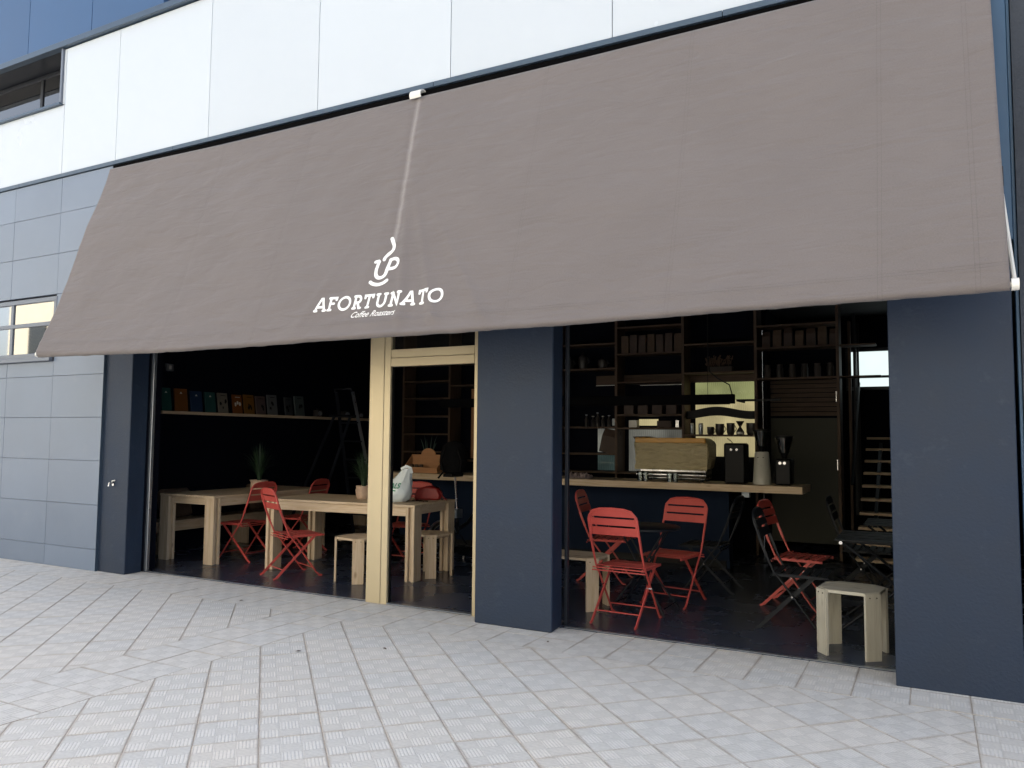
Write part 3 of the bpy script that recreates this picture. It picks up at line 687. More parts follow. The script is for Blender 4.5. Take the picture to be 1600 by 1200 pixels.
G = {
 'A': [[(-.02, .02), (.45, .95), (.58, .95), (.92, .02)], [(.25, .30), (.76, .30)], [(-.08, .03), (.14, .03)], [(.78, .03), (1.02, .03)]],
 'F': [[(.22, .02), (.22, .95)], [(.02, .95), (.92, .95), (.92, .80)], [(.22, .50), (.70, .50)], [(.02, .03), (.42, .03)]],
 'O': [arcp(.5, .49, .46, .48, 0, 360, 28)],
 'R': [[(.16, .02), (.16, .95)], [(0, .95), (.52, .95)] + arcp(.55, .71, .30, .24, 88, -90, 10) + [(.16, .47)], [(.50, .46), (.82, .04), (1.0, .04)], [(0, .03), (.32, .03)]],
 'T': [[(.02, .78), (.02, .95), (.98, .95), (.98, .78)], [(.50, .95), (.50, .02)], [(.34, .03), (.66, .03)]],
 'U': [[(.14, .95), (.14, .40)] + arcp(.50, .38, .36, .36, 180, 360, 12) + [(.86, .40), (.86, .95)], [(-.02, .95), (.26, .95)], [(.74, .95), (1.0, .95)]],
 'N': [[(.14, .03), (.14, .95), (.84, .05), (.84, .95)], [(0, .03), (.28, .03)], [(.70, .95), (.98, .95)], [(0, .95), (.2, .95)]],
}
spans = [('A', -4.265, -4.150), ('F', -4.140, -4.050), ('O', -4.045, -3.915), ('R', -3.895, -3.810), ('T', -3.797, -3.700), ('U', -3.680, -3.568), ('N', -3.550, -3.440), ('A', -3.425, -3.315), ('T', -3.300, -3.205), ('O', -3.195, -3.073)]
for ch, xa, xb in spans:
    mb = MB()
    for st in G[ch]:
        cl_ = (ch == 'O'); pts = [(xa + .008 + (xb - xa - .016) * a, .226 + .112 * b) for a, b in (st[:-1] if cl_ else st)]
        ribbon(mb, pts, .0215 if len(st) > 2 or ch == 'O' else .021, caps=not cl_, closed=cl_)
    mb.build('letter', M['white_print'], aw, world=True)
cup = MB()
ribbon(cup, smoothp([(-3.682, .838), (-3.662, .805), (-3.642, .765), (-3.648, .724), (-3.680, .690), (-3.697, .664), (-3.700, .645)]), .030)
cup.build('logo_steam', M['white_print'], aw, world=True)
cup = MB()
ribbon(cup, [(-3.775, .630), (-3.742, .634)] + smoothp([(-3.742, .634), (-3.748, .560), (-3.742, .512), (-3.715, .484), (-3.682, .482), (-3.656, .505), (-3.646, .56), (-3.640, .640)]), .031)
ribbon(cup, smoothp([(-3.640, .640), (-3.600, .644), (-3.566, .628), (-3.554, .597), (-3.570, .566), (-3.602, .556), (-3.636, .557)]), .029)
cup.build('logo_cup', M['white_print'], aw, world=True)
cup = MB(); ribbon(cup, smoothp([(-3.778, .449), (-3.748, .431), (-3.700, .421), (-3.655, .430), (-3.622, .452)]), .029)
cup.build('logo_saucer', M['white_print'], aw, world=True)
def flat_text(txt, size, shear=0., off=0.):
    c = bpy.data.curves.new('txt', 'FONT'); c.body = txt; c.size = size; c.shear = shear; c.offset = off; c.resolution_u = 3
    o = bpy.data.objects.new('txt', c); C.objects.link(o); dg = bpy.context.evaluated_depsgraph_get(); dg.update()
    me = bpy.data.meshes.new_from_object(o.evaluated_get(dg)); bpy.data.objects.remove(o); return me
me = flat_text('Coffee Roasters', .070, .6, .0006)
xs_ = [v.co.x for v in me.vertices]; sc = (.415) / (max(xs_) - min(xs_)); mnx = min(xs_)
for v in me.vertices:
    p = awp(-3.879 + (v.co.x - mnx) * sc, .148 + v.co.y, .004); v.co = p - aw.location
me.name = 'script_lettering'; me.materials.clear(); me.materials.append(M['white_print'])
o = bpy.data.objects.new('script_lettering', me); C.objects.link(o); o.parent = aw

# ------------------------------------------------------------------ furniture
def make_table(label, rz, loc, L_=1.84, D_=.90):
    t = thing('wooden_table', label, 'table', loc, rz, 'long wooden tables in the left room'); h = .765
    n = 6; w = D_ / n
    for i in range(n): MB(.002).box(-L_ / 2, L_ / 2, -D_ / 2 + i * w + .0015, -D_ / 2 + (i + 1) * w - .0015, h - .026 + random.uniform(-.0008, .0008), h).build('plank', W['x'], t)
    for s in (-1, 1):
        MB(.002).box(-L_ / 2 + .10, L_ / 2 - .10, s * (D_ / 2 - .035) - .014, s * (D_ / 2 - .035) + .014, h - .115, h - .028).build('apron', W['x'], t)
        MB(.002).box(s * (L_ / 2 - .05) - .012, s * (L_ / 2 - .05) + .012, -D_ / 2 + .16, D_ / 2 - .16, h - .105, h - .028).build('apron', W['y'], t)
        for q in (-1, 1):
            x0 = s * (L_ / 2 - .005); y0 = q * (D_ / 2 - .005); y1 = q * (D_ / 2 - .150); ya, yb = min(y0, y1), max(y0, y1)
            lg = MB(.002)
            for a, b in ((0, .032), (.070, .102)):
                xa, xb = sorted((x0 - s * a, x0 - s * b)); lg.box(xa, xb, ya, yb, .006, h - .028)
            xa, xb = sorted((x0 - s * .034, x0 - s * .068)); ym = (ya + yb) / 2; lg.box(xa, xb, ya + .028, yb - .028, .006, h - .03)
            lg.build('leg', W['z'], t)
    return t
make_table('long pine table nearest the left wall, its short end toward the pavement', R(90), (-7.49, 7.09, 0))
make_table('long pine table standing lengthwise behind the gold post, white bag on it', R(5.0), (-5.51, 6.83, 0), 1.86, .88)

def make_stool(label, loc, rz, wd=W, L_=0.):
    """octagonal plank seat on four leg boards set across its corners; L_ stretches it to a bench"""
    t = thing('wooden_stool' if not L_ else 'wooden_bench', label, 'stool' if not L_ else 'bench', loc, rz, 'small pine stools')
    a = .195; c = .085; h = .445; e = L_ / 2
    n = 4; w = 2 * a / n
    for i in range(n):
        y0, y1 = -a + i * w + .003, -a + (i + 1) * w - .003
        def hx(y): return e + a - max(0, abs(y) - (a - c))
        MB(.0015).prism([(-hx(y0), y0), (hx(y0), y0), (hx((y0+y1)/2) if abs(y0)<a-c<abs(y1) or abs(y1)<a-c<abs(y0) else (hx(y0)+hx(y1))/2, (y0+y1)/2), (hx(y1), y1), (-hx(y1), y1), (-(hx((y0+y1)/2) if abs(y0)<a-c<abs(y1) or abs(y1)<a-c<abs(y0) else (hx(y0)+hx(y1))/2), (y0+y1)/2)], h - .022, h, 'z').build('plank', wd['x'], t)
    for sx in (-1, 1):
        for sy in (-1, 1):
            cx, cy = sx * (e + a - c / 2 - .004), sy * (a - c / 2 - .004); ang = math.atan2(sx * 1., -sy * 1.)
            lg = MB(.0015).box(-.056, .056, -.010, .010, .006, h - .004); lg.rot(Matrix.Rotation(math.atan2(-sx * sy, 1) , 4, 'Z') if False else Matrix.Rotation(R(-45) * sx * sy, 4, 'Z'))
            lg.v = [(x + cx + sx * .010, y + cy + sy * .010, z) for x, y, z in lg.v]
            lo = lg.build('leg', wd['z'], t)
            sc_ = MB()
            for dx in (-.025, .025):
                q = Vector((cx + sx * .0185 + dx * .707, cy + sy * .0185 - dx * .707 * sx * sy, h - .03)); d = Vector((sx, sy, 0)).normalized()
                sc_.tube([q - d * .004, q + d * .0015], .0045, 6)
            sc_.build('screw', M['blackp'], lo)
        MB(.001).box(sx * (e + .13) - .02, sx * (e + .13) + .02, -a + .05, a - .05, h - .045, h - .023).build('batten', wd['y'], t)
    return t
st0 = make_stool('greyish pine stool nearest the pavement, by the right navy pillar', (-.500, 5.915, 0), R(-7), WG)
make_stool('pine stool half hidden behind the gold door post', (-5.10, 6.30, 0), R(-7))
make_stool('pine stool seen through the doorway at the end of the long table', (-4.66, 6.92, 0), R(-8))
make_stool('pine bench beside the middle navy pillar, mostly hidden by it', (-2.94, 6.33, 0), R(0), W, .52)

# folding slat chairs --------------------------------------------------------
def make_chair(label, m_, loc, rz):
    """faces +y; back frame runs down to the front feet, second frame from the seat front to the rear feet"""
    g = 'red folding slat chairs' if m_ is M['red'] else 'black folding slat chairs'
    t = thing('folding_chair', label, 'chair', loc, rz, g); w = .205; tr = .0085
    up = [(.235, .012), (.20, .05), (-.03, .36), (-.10, .445), (-.150, .56), (-.205, .70), (-.245, .82)]   # (y, z) of the back frame
    bf = MB()
    L_ = [(-w, y, z) for y, z in up]; Rr = [(w, y, z) for y, z in up][::-1]
    top = [(-w + .012, -.252, .850), (-w + .045, -.258, .885), (-w + .10, -.261, .902), (0, -.262, .908), (w - .10, -.261, .902), (w - .045, -.258, .885), (w - .012, -.252, .850)]
    bf.tube(L_ + top + Rr, tr, 7); bf.build('back_frame', m_, t, True)
    for s in (-1, 1):
        rl = MB(); rl.bar((s * (w - .02), .20, .435), (s * (w - .02), -.215, .022), .010, .024, (0, 1, 0)); rl.bar((s * (w - .02), -.212, .024), (s * (w - .02) , -.245, .010), .012, .018, (0, 0, 1))
        rl.build('rear_leg', m_, t)
        MB().tube([(s * w, .233, .014), (s * w, .262, .010)], .010, 7).build('foot', m_, t, True)
        rv_ = MB(); rv_.tube([(s * (w - .032), .03, .27), (s * (w + .014), .03, .27)], .0065, 8); rv_.build('pivot', M['steel'], t, True)
    for y, z in ((.170, .095), (-.145, .095)): MB().tube([(-w + .01, y, z), (w - .01, y, z)], .0055, 6).build('stretcher', m_, t, True)
    for y, z in ((-.118, .425), (-.128, .405)): MB().tube([(-w - .02, y, z), (w + .02, y, z)], .0055, 6).build('seat_rail', m_, t, True)
    for i in range(6):
        y = -.105 + i * .066; z = .438 + (.006 if i in (0,) else 0) - .003 * max(0, i - 3)
        MB(.002).box(-w + .004, w - .004, y, y + .050, z - .004, z + .002).build('seat_slat', m_, t)
    for s in (-1, 1): MB(.001).box(s * (w - .012) - .006, s * (w - .012) + .006, -.115, .285, .414, .4335).build('seat_side', m_, t)
    # three slats of the back: thin curved sheet, top one rounded
    def sheet(outline, th=.004):
        mb = MB(); k = len(outline); n0 = 0
        def P(x, z, o): f = (z - .56) / (.908 - .56); y = -.150 - .112 * f - .006 * math.cos(x / w * 1.4); return (x, y + o, z)
        cols_ = 10; zt, zb = outline
        for i in range(cols_ + 1):
            x = -w + 2 * w * i / cols_
            for o_ in (0, th): 
                for z_ in (zb(x), zt(x)): mb.v.append(P(x, z_, o_))
        for i in range(cols_):
            a = 4 * i; b = 4 * (i + 1)
            mb.f += [(a, b, b + 1, a + 1), (a + 2, a + 3, b + 3, b + 2), (a + 1, b + 1, b + 3, a + 3), (a, a + 2, b + 2, b)]
        mb.f += [(0, 1, 3, 2), (4 * cols_, 4 * cols_ + 2, 4 * cols_ + 3, 4 * cols_ + 1)]
        return mb
    def rnd(x): q = max(0, abs(x) - (w - .095)) / .095; return .906 - .062 * (1 - math.sqrt(max(0, 1 - q * q)))
    sheet((rnd, lambda x: min(.842, rnd(x) - .004))).build('back_slat', m_, t, True)
    sheet((lambda x: .827, lambda x: .773)).build('back_slat', m_, t, True)
    sheet((lambda x: .758, lambda x: .694)).build('back_slat', m_, t, True)
    for s in (-1, 1):
        fl = MB(); fl.bar((s * w, -.150, .56), (s * w, -.205, .70), .012, .020, (0, 1, 0)); fl.bar((s * (w - .004), -.205, .695), (s * (w - .014), -.240, .84), .026, .006, (0, 1, 0))
        fl.build('back_stile', m_, t)
    return t
ch = make_chair('red folding chair with its back to the pavement, at the round black table', M['red'], (-2.175, 6.005, 0), R(-3))
reds = [
 ((-2.04, 6.93, 0), R(171), 'red folding chair facing the street behind the round black table'),
 ((-2.98, 7.62, 0), R(-82), 'red folding chair seen edge-on beside the middle pillar, half behind the nearer red chair'),
 ((-1.08, 7.30, 0), R(-97), 'dim red folding chair under the end of the bar counter'),
 ((-7.08, 6.70, 0), R(92), 'red folding chair at the front corner of the table by the left wall'),
 ((-5.885, 6.165, 0), R(-24), 'red folding chair nearest the pavement, pushed at the corner of the long table'),
 ((-6.97, 7.50, 0), R(100), 'red folding chair furthest back on the long side of the left wall table'),
 ((-5.38, 7.52, 0), R(184), 'red folding chair behind the long table, seen through the doorway')]
for loc, rz, lab in reds: dup(ch, loc, rz, lab)
bc = make_chair('black folding chair in front of the dim red one near the grey stool', M['black'], (-.975, 6.47, 0), R(-90))
for loc, rz, lab in [((-1.88, 7.68, 0), R(88), 'black folding chair in front of the navy bar front, facing left'),
                     ((-.62, 8.15, 0), R(-90), 'black folding chair deepest in the room below the stairs'),
                     ((.02, 7.35, 0), R(178), 'black folding chair behind the black slatted table')]: dup(bc, loc, rz, lab)
# round black table
rt = thing('round_table', 'small round black metal table between two red folding chairs', 'table', (-2.17, 6.47, 0))
MB().lathe([(.30, .688), (.305, .692), (.305, .706), (.298, .710)], n=40).build('tabletop', M['black'], rt, True)
for s in (-1, 1):
    for q in (-1, 1): MB().tube([(s * .20, q * .06, .69), (s * .03, q * .08, .40), (-s * .24, q * .20, .012)], .009, 7).build('leg', M['black'], rt, True)
MB().tube([(-.22, -.17, .06), (-.22, .17, .06)], .006, 6).build('stretcher', M['black'], rt, True)
MB().tube([(.22, -.17, .06), (.22, .17, .06)], .006, 6).build('stretcher', M['black'], rt, True)
# slatted black table
bt = thing('slatted_table', 'black slatted folding table behind the grey stool, cut by the right pillar', 'table', (-.22, 6.80, 0))
for i in range(4): MB(.002).box(-.44, .62, -.36 + i * .185, -.36 + i * .185 + .135, .690, .702).build('slat', M['black'], bt)
for s in (-1, 1):
    for y in (-.30, .30):
        MB().tube([(-.40 * s, y, .685), (.0, y, .36), (.42 * s, y, .012)], .011, 8).build('leg', M['black'], bt, True)
        MB().lathe([(.013, -.006), (.013, .006)], n=10).rot(Matrix.Translation((-.40 * s, y - .012, .672)) @ Matrix.Rotation(R(90), 4, 'X')).build('bolt', M['steel'], bt, True)
for y in (-.26, .26): MB(.002).box(-.42, .60, y - .01, y + .01, .668, .689).build('rail', M['black'], bt)
bt2 = thing('slatted_table', 'second black slatted table further back on the right, above the nearer one', 'table', (-.15, 8.05, 0))
for i in range(4): MB(.002).box(-.40, .60, -.33 + i * .17, -.33 + i * .17 + .125, .690, .702).build('slat', M['black'], bt2)
for s in (-1, 1):
    for y in (-.28, .28): MB().tube([(-.36 * s, y, .685), (.40 * s, y, .012)], .011, 8).build('leg', M['black'], bt2, True)

# bench, shelf and things along the left wall
bn = thing('wall_bench', 'long pine wall bench behind the left table with brown cushions above it', 'bench', (-8.28, 8.3, 0))
MB(.003).box(-.165, .20, -2.05, 2.0, .385, .41).build('seat_board', W['y'], bn)
MB(.003).box(.165, .19, -2.05, 2.0, .285, .384).build('front_board', W['y'], bn)
for y in (-1.9, -.6, .7, 1.9): MB(.002).box(-.12, .16, y - .02, y + .02, .006, .384).build('leg', W['z'], bn)
for i in range(7):
    mb = MB(.03).box(-.06, .06, -.22, .22, 0, .36); mb.rot(Matrix.Rotation(R(-14), 4, 'Y'))
    o = mb.build('cushion', M['cushion'] if i in (0, 3) else M['navy_in'], None, True); o.location = (-8.36, 6.75 + i * .47, .415)
    tag(o, 'cushion number from the pavement end'.replace('cushion number from the pavement end', ['brown cushion at the pavement end of the wall bench', 'dark cushion next to the endmost brown cushion on the bench', 'dark cushion just before the second brown cushion', 'second brown cushion, behind the middle of the left table', 'dark cushion right after the second brown cushion', 'dark cushion behind the potted grass plant', 'dark cushion at the far end of the wall bench'][i]), 'cushion', 'cushions leaning on the left wall')
sh = MB(.002).box(-8.45, -8.33, 6.47, 11.0 - .4, 1.705, 1.742).build('wall_shelf', W['y'])
tag(sh, 'long narrow pine shelf on the dark left wall carrying books and cameras', 'shelf')
sw = thing('switch_plate', 'small pale square switch box high on the dark left wall', 'switch', (-8.449, 6.62, 2.29))
MB(.004).box(0, .03, -.055, .055, -.045, .045).build('box', M['pole'], sw); MB(.002).box(.0305, .036, -.02, .02, -.025, .025).build('rocker', M['wp'], sw)
bk = [(6.49, 6.66, 'teal', (.03, .16, .14), .29), (6.69, 6.90, 'orange', (.42, .15, .03), .29), (6.93, 7.13, 'blue', (.03, .08, .20), .27), (7.16, 7.35, 'teal', (.05, .18, .17), .27), (7.37, 7.56, 'cream', (.45, .40, .32), .27),
      (7.62, 7.81, 'rust orange', (.42, .13, .02), .26), (7.82, 8.03, 'amber', (.45, .20, .03), .27), (8.04, 8.24, 'dusty pink', (.24, .17, .16), .26), (8.26, 8.47, 'grey', (.26, .27, .28), .29), (8.60, 8.78, 'charcoal', (.10, .11, .12), .27), (8.81, 9.03, 'pale teal', (.16, .20, .20), .30)]
where = ['first from the pavement end of the wall shelf', 'second from the pavement end of the shelf', 'between the orange one and the second teal one', 'with a pale drawing, left of the cream one', 'with black ink marks on its cover', 'with a small white dot, right of the cream one', 'leaning against the rust orange one', 'with dark blots, right of the amber one', 'with brown bands, right of the dusty pink one', 'standing right of the grey one', 'last before the cameras on the shelf']
for (a, b, cn, col, h), wh in zip(bk, where):
    bt_ = thing('book', '%s book %s' % (cn, wh), 'book', (-8.40, (a + b) / 2, 1.744), 0, 'books leaning on the left wall shelf'); bt_.rotation_euler = (0, R(-9), random.uniform(-.06, .06))
    w = (b - a) / 2 - .012
    MB(.002).box(-.010, .014, -w, w, 0, h).build('cover', mat('book_' + cn.replace(' ', '_'), tuple(q * .45 for q in col), .5, noise=(6, .12)), bt_)
    ink = M['whitecer'] if cn in ('teal', 'orange', 'blue', 'rust orange') else M['blackp']
    pr = MB()
    if cn in ('teal', 'orange', 'blue'): pr.prism([(-.02, h - .065), (.018, h - .065), (0, h - .04)], .0145, .0155, 'x')
    else:
        for k in range(4):
            cy, cz, s = random.uniform(-.05, .05), random.uniform(.06, h * .6), random.uniform(.012, .026)
            pr.prism([(cy + s * math.cos(a_) * random.uniform(.6, 1), cz + s * 1.2 * math.sin(a_)) for a_ in [k2 * math.pi / 4 for k2 in range(8)]], .0145 + .0002 * k, .0152 + .0002 * k, 'x')
        pr.prism([(-.04, h - .04), (.05, h - .04), (.05, h - .032), (-.04, h - .032)], .0145, .0155, 'x')
    pr.build('cover_print', ink, bt_, kind='stuff')
for i, (y, r_) in enumerate(((9.30, .045), (9.95, .055), (10.3, .04))):
    c = thing('old_camera', ['small dark camera on the wall shelf before the ladder', 'old camera with a round ringed lens on the shelf behind the ladder', 'dark boxy camera at the far end of the wall shelf'][i], 'camera', (-8.39, y, 1.744), 0, 'old cameras on the wall shelf')
    MB(.006).box(-.035, .03, -.075, .075, 0, .10).build('body', M['ceramic'], c); MB(.004).box(-.02, .015, -.025, .025, .1005, .125).build('viewfinder', M['blackp'], c)
    MB().lathe([(r_ * .7, 0), (r_ * .7, .035), (r_ * .6, .037)], n=16).rot(Matrix.Translation((.031, .0, .05)) @ Matrix.Rotation(R(90), 4, 'Y')).build('lens', M['pole'], c, True)
# potted grass plants on the tables
def plant(label, loc, pot_m, n, hh, spread, r_=.075):
    t = thing('potted_plant', label, 'plant', loc, 0, 'potted plants'); 
    pot = MB(); pot.lathe([(r_ * .85, 0), (r_, .02), (r_ * 1.06, .07), (r_ * 1.0, .115), (r_ * 1.10, .14), (r_ * .95, .14), (r_ * .9, .11)], n=14)
    for i, v in enumerate(pot.v): a = mnoise.noise(Vector(v) * 16 + Vector(loc)); pot.v[i] = (v[0] * (1 + .10 * a), v[1] * (1 + .10 * a), v[2] + .006 * a)
    pot.build('pot', pot_m, t, True)
    for s in (-1, 1): MB().tube([(s * r_ * 1.0, 0, .12), (s * r_ * 1.45, .01, .09), (s * r_ * 1.3, .01, .03), (s * r_ * .95, 0, .02)], .006, 6).build('handle', pot_m, t, True)
    lf = MB()
    for i in range(n):
        a = random.uniform(0, 2 * math.pi); sp = spread * random.random() ** .7; h = hh * random.uniform(.6, 1); w = random.uniform(.0018, .004); x0, y0 = .02 * math.cos(a), .02 * math.sin(a); pv = []
        for k in range(6):
            u = k / 5; r1 = sp * u ** 1.7; z = .12 + h * u - sp * .7 * u ** 3; x, y = x0 + r1 * math.cos(a), y0 + r1 * math.sin(a); ww = w * (1 - u ** 2) + .0004
            pv.append(((x - ww * math.sin(a), y + ww * math.cos(a), z), (x + ww * math.sin(a), y - ww * math.cos(a), z)))
        b_ = len(lf.v)
        for p, q in pv: lf.v += [p, q]
        for k in range(5): lf.f.append((b_ + 2 * k, b_ + 2 * k + 1, b_ + 2 * k + 3, b_ + 2 * k + 2))
    lf.build('leaves', M['leaf'], t, kind='stuff')
    return t
plant('grass-like plant in a crumpled paper pot on the table by the left wall', (-7.22, 7.00, .767), M['cream_paper'], 230, .52, .26, .10)
plant('grass-like plant in a pinkish pot half behind the gold post', (-5.50, 6.86, .767), M['cream_paper'], 230, .48, .26, .082)
# carrier bag on the table
cb = thing('plastic_carrier_bag', 'white plastic carrier bag with green print on the long table', 'bag', (-4.95, 6.72, .767), R(28))
bg_ = MB(); prof = [(.110, 0), (.142, .03), (.150, .09), (.140, .15), (.118, .20), (.090, .24), (.068, .28), (.052, .32), (.044, .345)]
N_ = 28; 
for i, (r_, z) in enumerate(prof):
    for k in range(N_):
        a = 2 * math.pi * k / N_; f = 1 + .15 * mnoise.noise(Vector((math.cos(a) * 2.2, math.sin(a) * 2.2, z * 9))) + (.12 * max(0, z - .15) / .2) * math.sin(a * 9 + z * 6)
        lean = .13 * (z / .345) ** 1.4 - .02; bg_.v.append((r_ * f * 1.05 * math.cos(a) + lean, r_ * f * .72 * math.sin(a), z))
for i in range(len(prof) - 1):
    for k in range(N_): bg_.f.append((i * N_ + k, i * N_ + (k + 1) % N_, (i + 1) * N_ + (k + 1) % N_, (i + 1) * N_ + k))
bg_.f.append(tuple(reversed(range(N_))))
bg_.build('bag_body', M['bag'], cb, True)
for s in (-1, 1):
    MB().tube([(.080 + s * .012, s * .012, .30), (.068 + s * .02, s * .025, .345), (.10, s * .035, .372), (.145, s * .028, .352), (.155, s * .01, .30)], .007, 6, ry=.016).build('handle', M['bag'], cb, True)
me = flat_text('GALS', .075, 0, .002); xs_ = [v.co.x for v in me.vertices]; cxm = (max(xs_) + min(xs_)) / 2
def bagp(x, z, off):
    zz_ = max(0, min(.37, z)); 
    for (r1, z1), (r2, z2) in zip(prof, prof[1:]):
        if zz_ <= z2: r_ = r1 + (r2 - r1) * (zz_ - z1) / (z2 - z1); break
    a = -math.pi / 2 + x / (r_ + .01) * 1.0; f = 1 + .15 * mnoise.noise(Vector((math.cos(a) * 2.2, math.sin(a) * 2.2, zz_ * 9))) + (.12 * max(0, zz_ - .15) / .2) * math.sin(a * 9 + zz_ * 6)
    lean = .13 * (zz_ / .345) ** 1.4 - .02; return Vector((r_ * f * 1.05 * math.cos(a) * (1 + off / r_) + lean, r_ * f * .72 * math.sin(a) * (1 + off / r_) - off * .3, z))
for v in me.vertices: v.co = bagp((v.co.x - cxm) * .85 - .055, .145 + v.co.y, .007)
me.name = 'bag_print'; me.materials.clear(); me.materials.append(M['green']); o = bpy.data.objects.new('bag_print', me); C.objects.link(o); o.parent = cb
un = MB()
for k in range(10): 
    for dz in (0, .012): un.v.append(tuple(bagp(-.125 + k * .013, .118 + dz - .004 * (k - 4) ** 2 * .05, .0065)))
for k in range(9): un.f.append((2 * k, 2 * k + 2, 2 * k + 3, 2 * k + 1))
un.build('bag_print', M['green'], cb)
rb = MB(.02); rb.prism([(-.16, 0), (.13, 0), (.15, .06), (.10, .14), (-.02, .15), (-.13, .12)], -.055, .055, 'y')
rbo = thing('red_bag', 'slumped dark red bag on the long table right of the white carrier', 'bag', (-4.80, 7.10, .767), R(15)); rb.build('bag_body', M['redbag'], rbo, True)
MB().tube([(.08, 0, .12), (.13, -.03, .10), (.18, -.05, .03), (.22, -.06, .008)], .006, 6).build('strap', M['redbag'], rbo, True)
sg = thing('sunglasses', 'pair of dark sunglasses at the far end of the long table', 'sunglasses', (-4.68, 7.12, .768), R(30))
for s in (-1, 1): MB().lathe([(.024, 0), (.024, .003)], n=12).rot(Matrix.Translation((s * .03, 0, .025)) @ Matrix.Rotation(R(80), 4, 'X')).build('lens', M['blackp'], sg, True)
MB().tube([(-.055, 0, .03), (-.055, .06, .006), (-.05, .11, .004)], .0025, 5).tube([(.055, 0, .03), (.055, .06, .006), (.05, .11, .004)], .0025, 5).tube([(-.01, 0, .03), (.01, 0, .03)], .003, 5).build('temple', M['steel'], sg)
tg = MB(); 
for k in range(3): tg.tube([(.0 + k * .06, -.01 * k, .006), (.05 + k * .06, .03 - .02 * k, .008), (.10 + k * .05, .0, .007), (.13 + k * .05, -.05, .006)], .0045, 5)
o = tg.build('dark_strap', M['blackfab'], None, True); o.location = (-4.87, 6.88, .768); tag(o, 'thin dark strap trailing over the far edge of the long table', 'strap')

# ladder
ld = thing('step_ladder', 'dark open step ladder standing in the gloom behind the tables', 'ladder', (-7.42, 8.75, 0))
TZ = 1.72
for s in (-1, 1):
    MB().bar((s * .15, .02, 2.08), (s * .26, -.42 * -1 + .18, .012), .045, .022, (0, 1, 0)).build('front_rail', M['pole'] if s > 0 else M['darkframe'], ld)
    MB().bar((s * .15, -.02, TZ), (s * .24 - .32, -.55, .012), .035, .02, (0, 1, 0)).build('rear_rail', M['darkframe'], ld)
for k in range(6):
    z = .28 + k * .27; f = z / 2.08; wv = .26 - .11 * f; MB(.003).box(-wv, wv, .56 * (1 - f) - .0, .56 * (1 - f) + .08, z, z + .022).build('step', M['darkframe'], ld)
MB(.004).box(-.16, .16, -.12, .10, TZ, TZ + .03).build('platform', M['black'], ld)
MB().tube([(-.15, .0, 2.08), (-.15, -.02, 2.12), (.15, -.02, 2.12), (.15, .0, 2.08)], .012, 8).build('hand_rail', M['darkframe'], ld, True)

# folding bicycle and backpack
bi = thing('folding_bicycle', 'folding bicycle parked in front of the bar behind the long table', 'bicycle', (-4.93, 8.05, 0), R(78))
def ring(mb, c, r_, t, n=28, k=7): mb.tube([(c[0] + r_ * math.cos(2 * math.pi * i / n), c[1], c[2] + r_ * math.sin(2 * math.pi * i / n)) for i in range(n)], t, k, closed=True)
for s in (-.38, .42):
    wt = MB(); ring(wt, (s, 0, .245), .215, .020); w_ = wt.build('wheel', M['rubber'], bi, True)
    rm = MB(); ring(rm, (s, 0, .245), .192, .007); rm.build('rim', M['pole'], w_, True)
    sp = MB()
    for k in range(14): a = 2 * math.pi * k / 14; sp.tube([(s + .02 * math.cos(a + .6), 0, .245 + .02 * math.sin(a + .6)), (s + .188 * math.cos(a), 0, .245 + .188 * math.sin(a))], .0013, 3)
    sp.lathe([(.018, -.04), (.018, .04)], n=8); sp.build('spokes', M['steel'], w_)
    MB().tube([(s + .24 * math.cos(R(a_)), 0, .245 + .24 * math.sin(R(a_))) for a_ in range(20, 161, 14)], .006, 6, ry=.022).build('mudguard', M['pole'], bi, True)
MB().tube([(.30, 0, .62), (.05, 0, .42), (-.12, 0, .36)], .022, 8).tube([(-.12, 0, .50), (-.12, 0, .30)], .018, 8).tube([(-.12, 0, .33), (-.38, .04, .245)], .009, 6).tube([(-.12, 0, .45), (-.38, .04, .25)], .008, 6).tube([(.33, 0, .66), (.36, 0, .5), (.42, .045, .245)], .013, 7).build('bike_frame', M['black'], bi, True)
MB().tube([(-.12, 0, .48), (-.17, 0, .98)], .013, 8).build('seat_post', M['steel'], bi, True)
MB().prism([(-.30, -.07), (-.30, .07), (-.18, .05), (-.05, .018), (-.05, -.018), (-.18, -.05)], .98, 1.02, 'z').build('saddle', M['blackp'], bi, True)
MB().tube([(.33, 0, .62), (.29, 0, 1.02)], .012, 8).tube([(.29, -.26, 1.02), (.29, .26, 1.02)], .011, 8).build('handlebar', M['black'], bi, True)
MB().tube([(-.12, -.05, .30), (-.02, -.06, .19)], .008, 6).tube([(-.12, .05, .30), (-.22, .06, .41)], .008, 6).build('crank', M['steel'], bi, True)
MB(.006).box(-.20, -.08, -.05, .05, .50, .60).build('rear_lamp', M['pole'], bi)
bkp = thing('backpack', 'black backpack resting on the bicycle saddle in front of the counter', 'backpack', (-4.97, 7.86, 1.025), R(20))
bb = MB(); pr_ = [(.10, 0), (.15, .03), (.165, .12), (.16, .22), (.13, .31), (.08, .36), (.03, .375)]
bb.lathe(pr_, n=18, sy=.62)
for i, v in enumerate(bb.v): a = mnoise.noise(Vector(v) * 9); bb.v[i] = (v[0] * (1 + .22 * a), v[1] * (1 + .2 * a), v[2] + .02 * a)
bb.build('pack_body', M['blackfab'], bkp, True)
MB().tube([(-.08, -.10, .30), (-.12, -.15, .15), (-.10, -.10, .02), (-.16, -.12, -.06)], .012, 6).tube([(.06, -.10, .30), (.12, -.14, .15), (.10, -.1, .0)], .012, 6).build('strap', M['blackfab'], bkp, True)

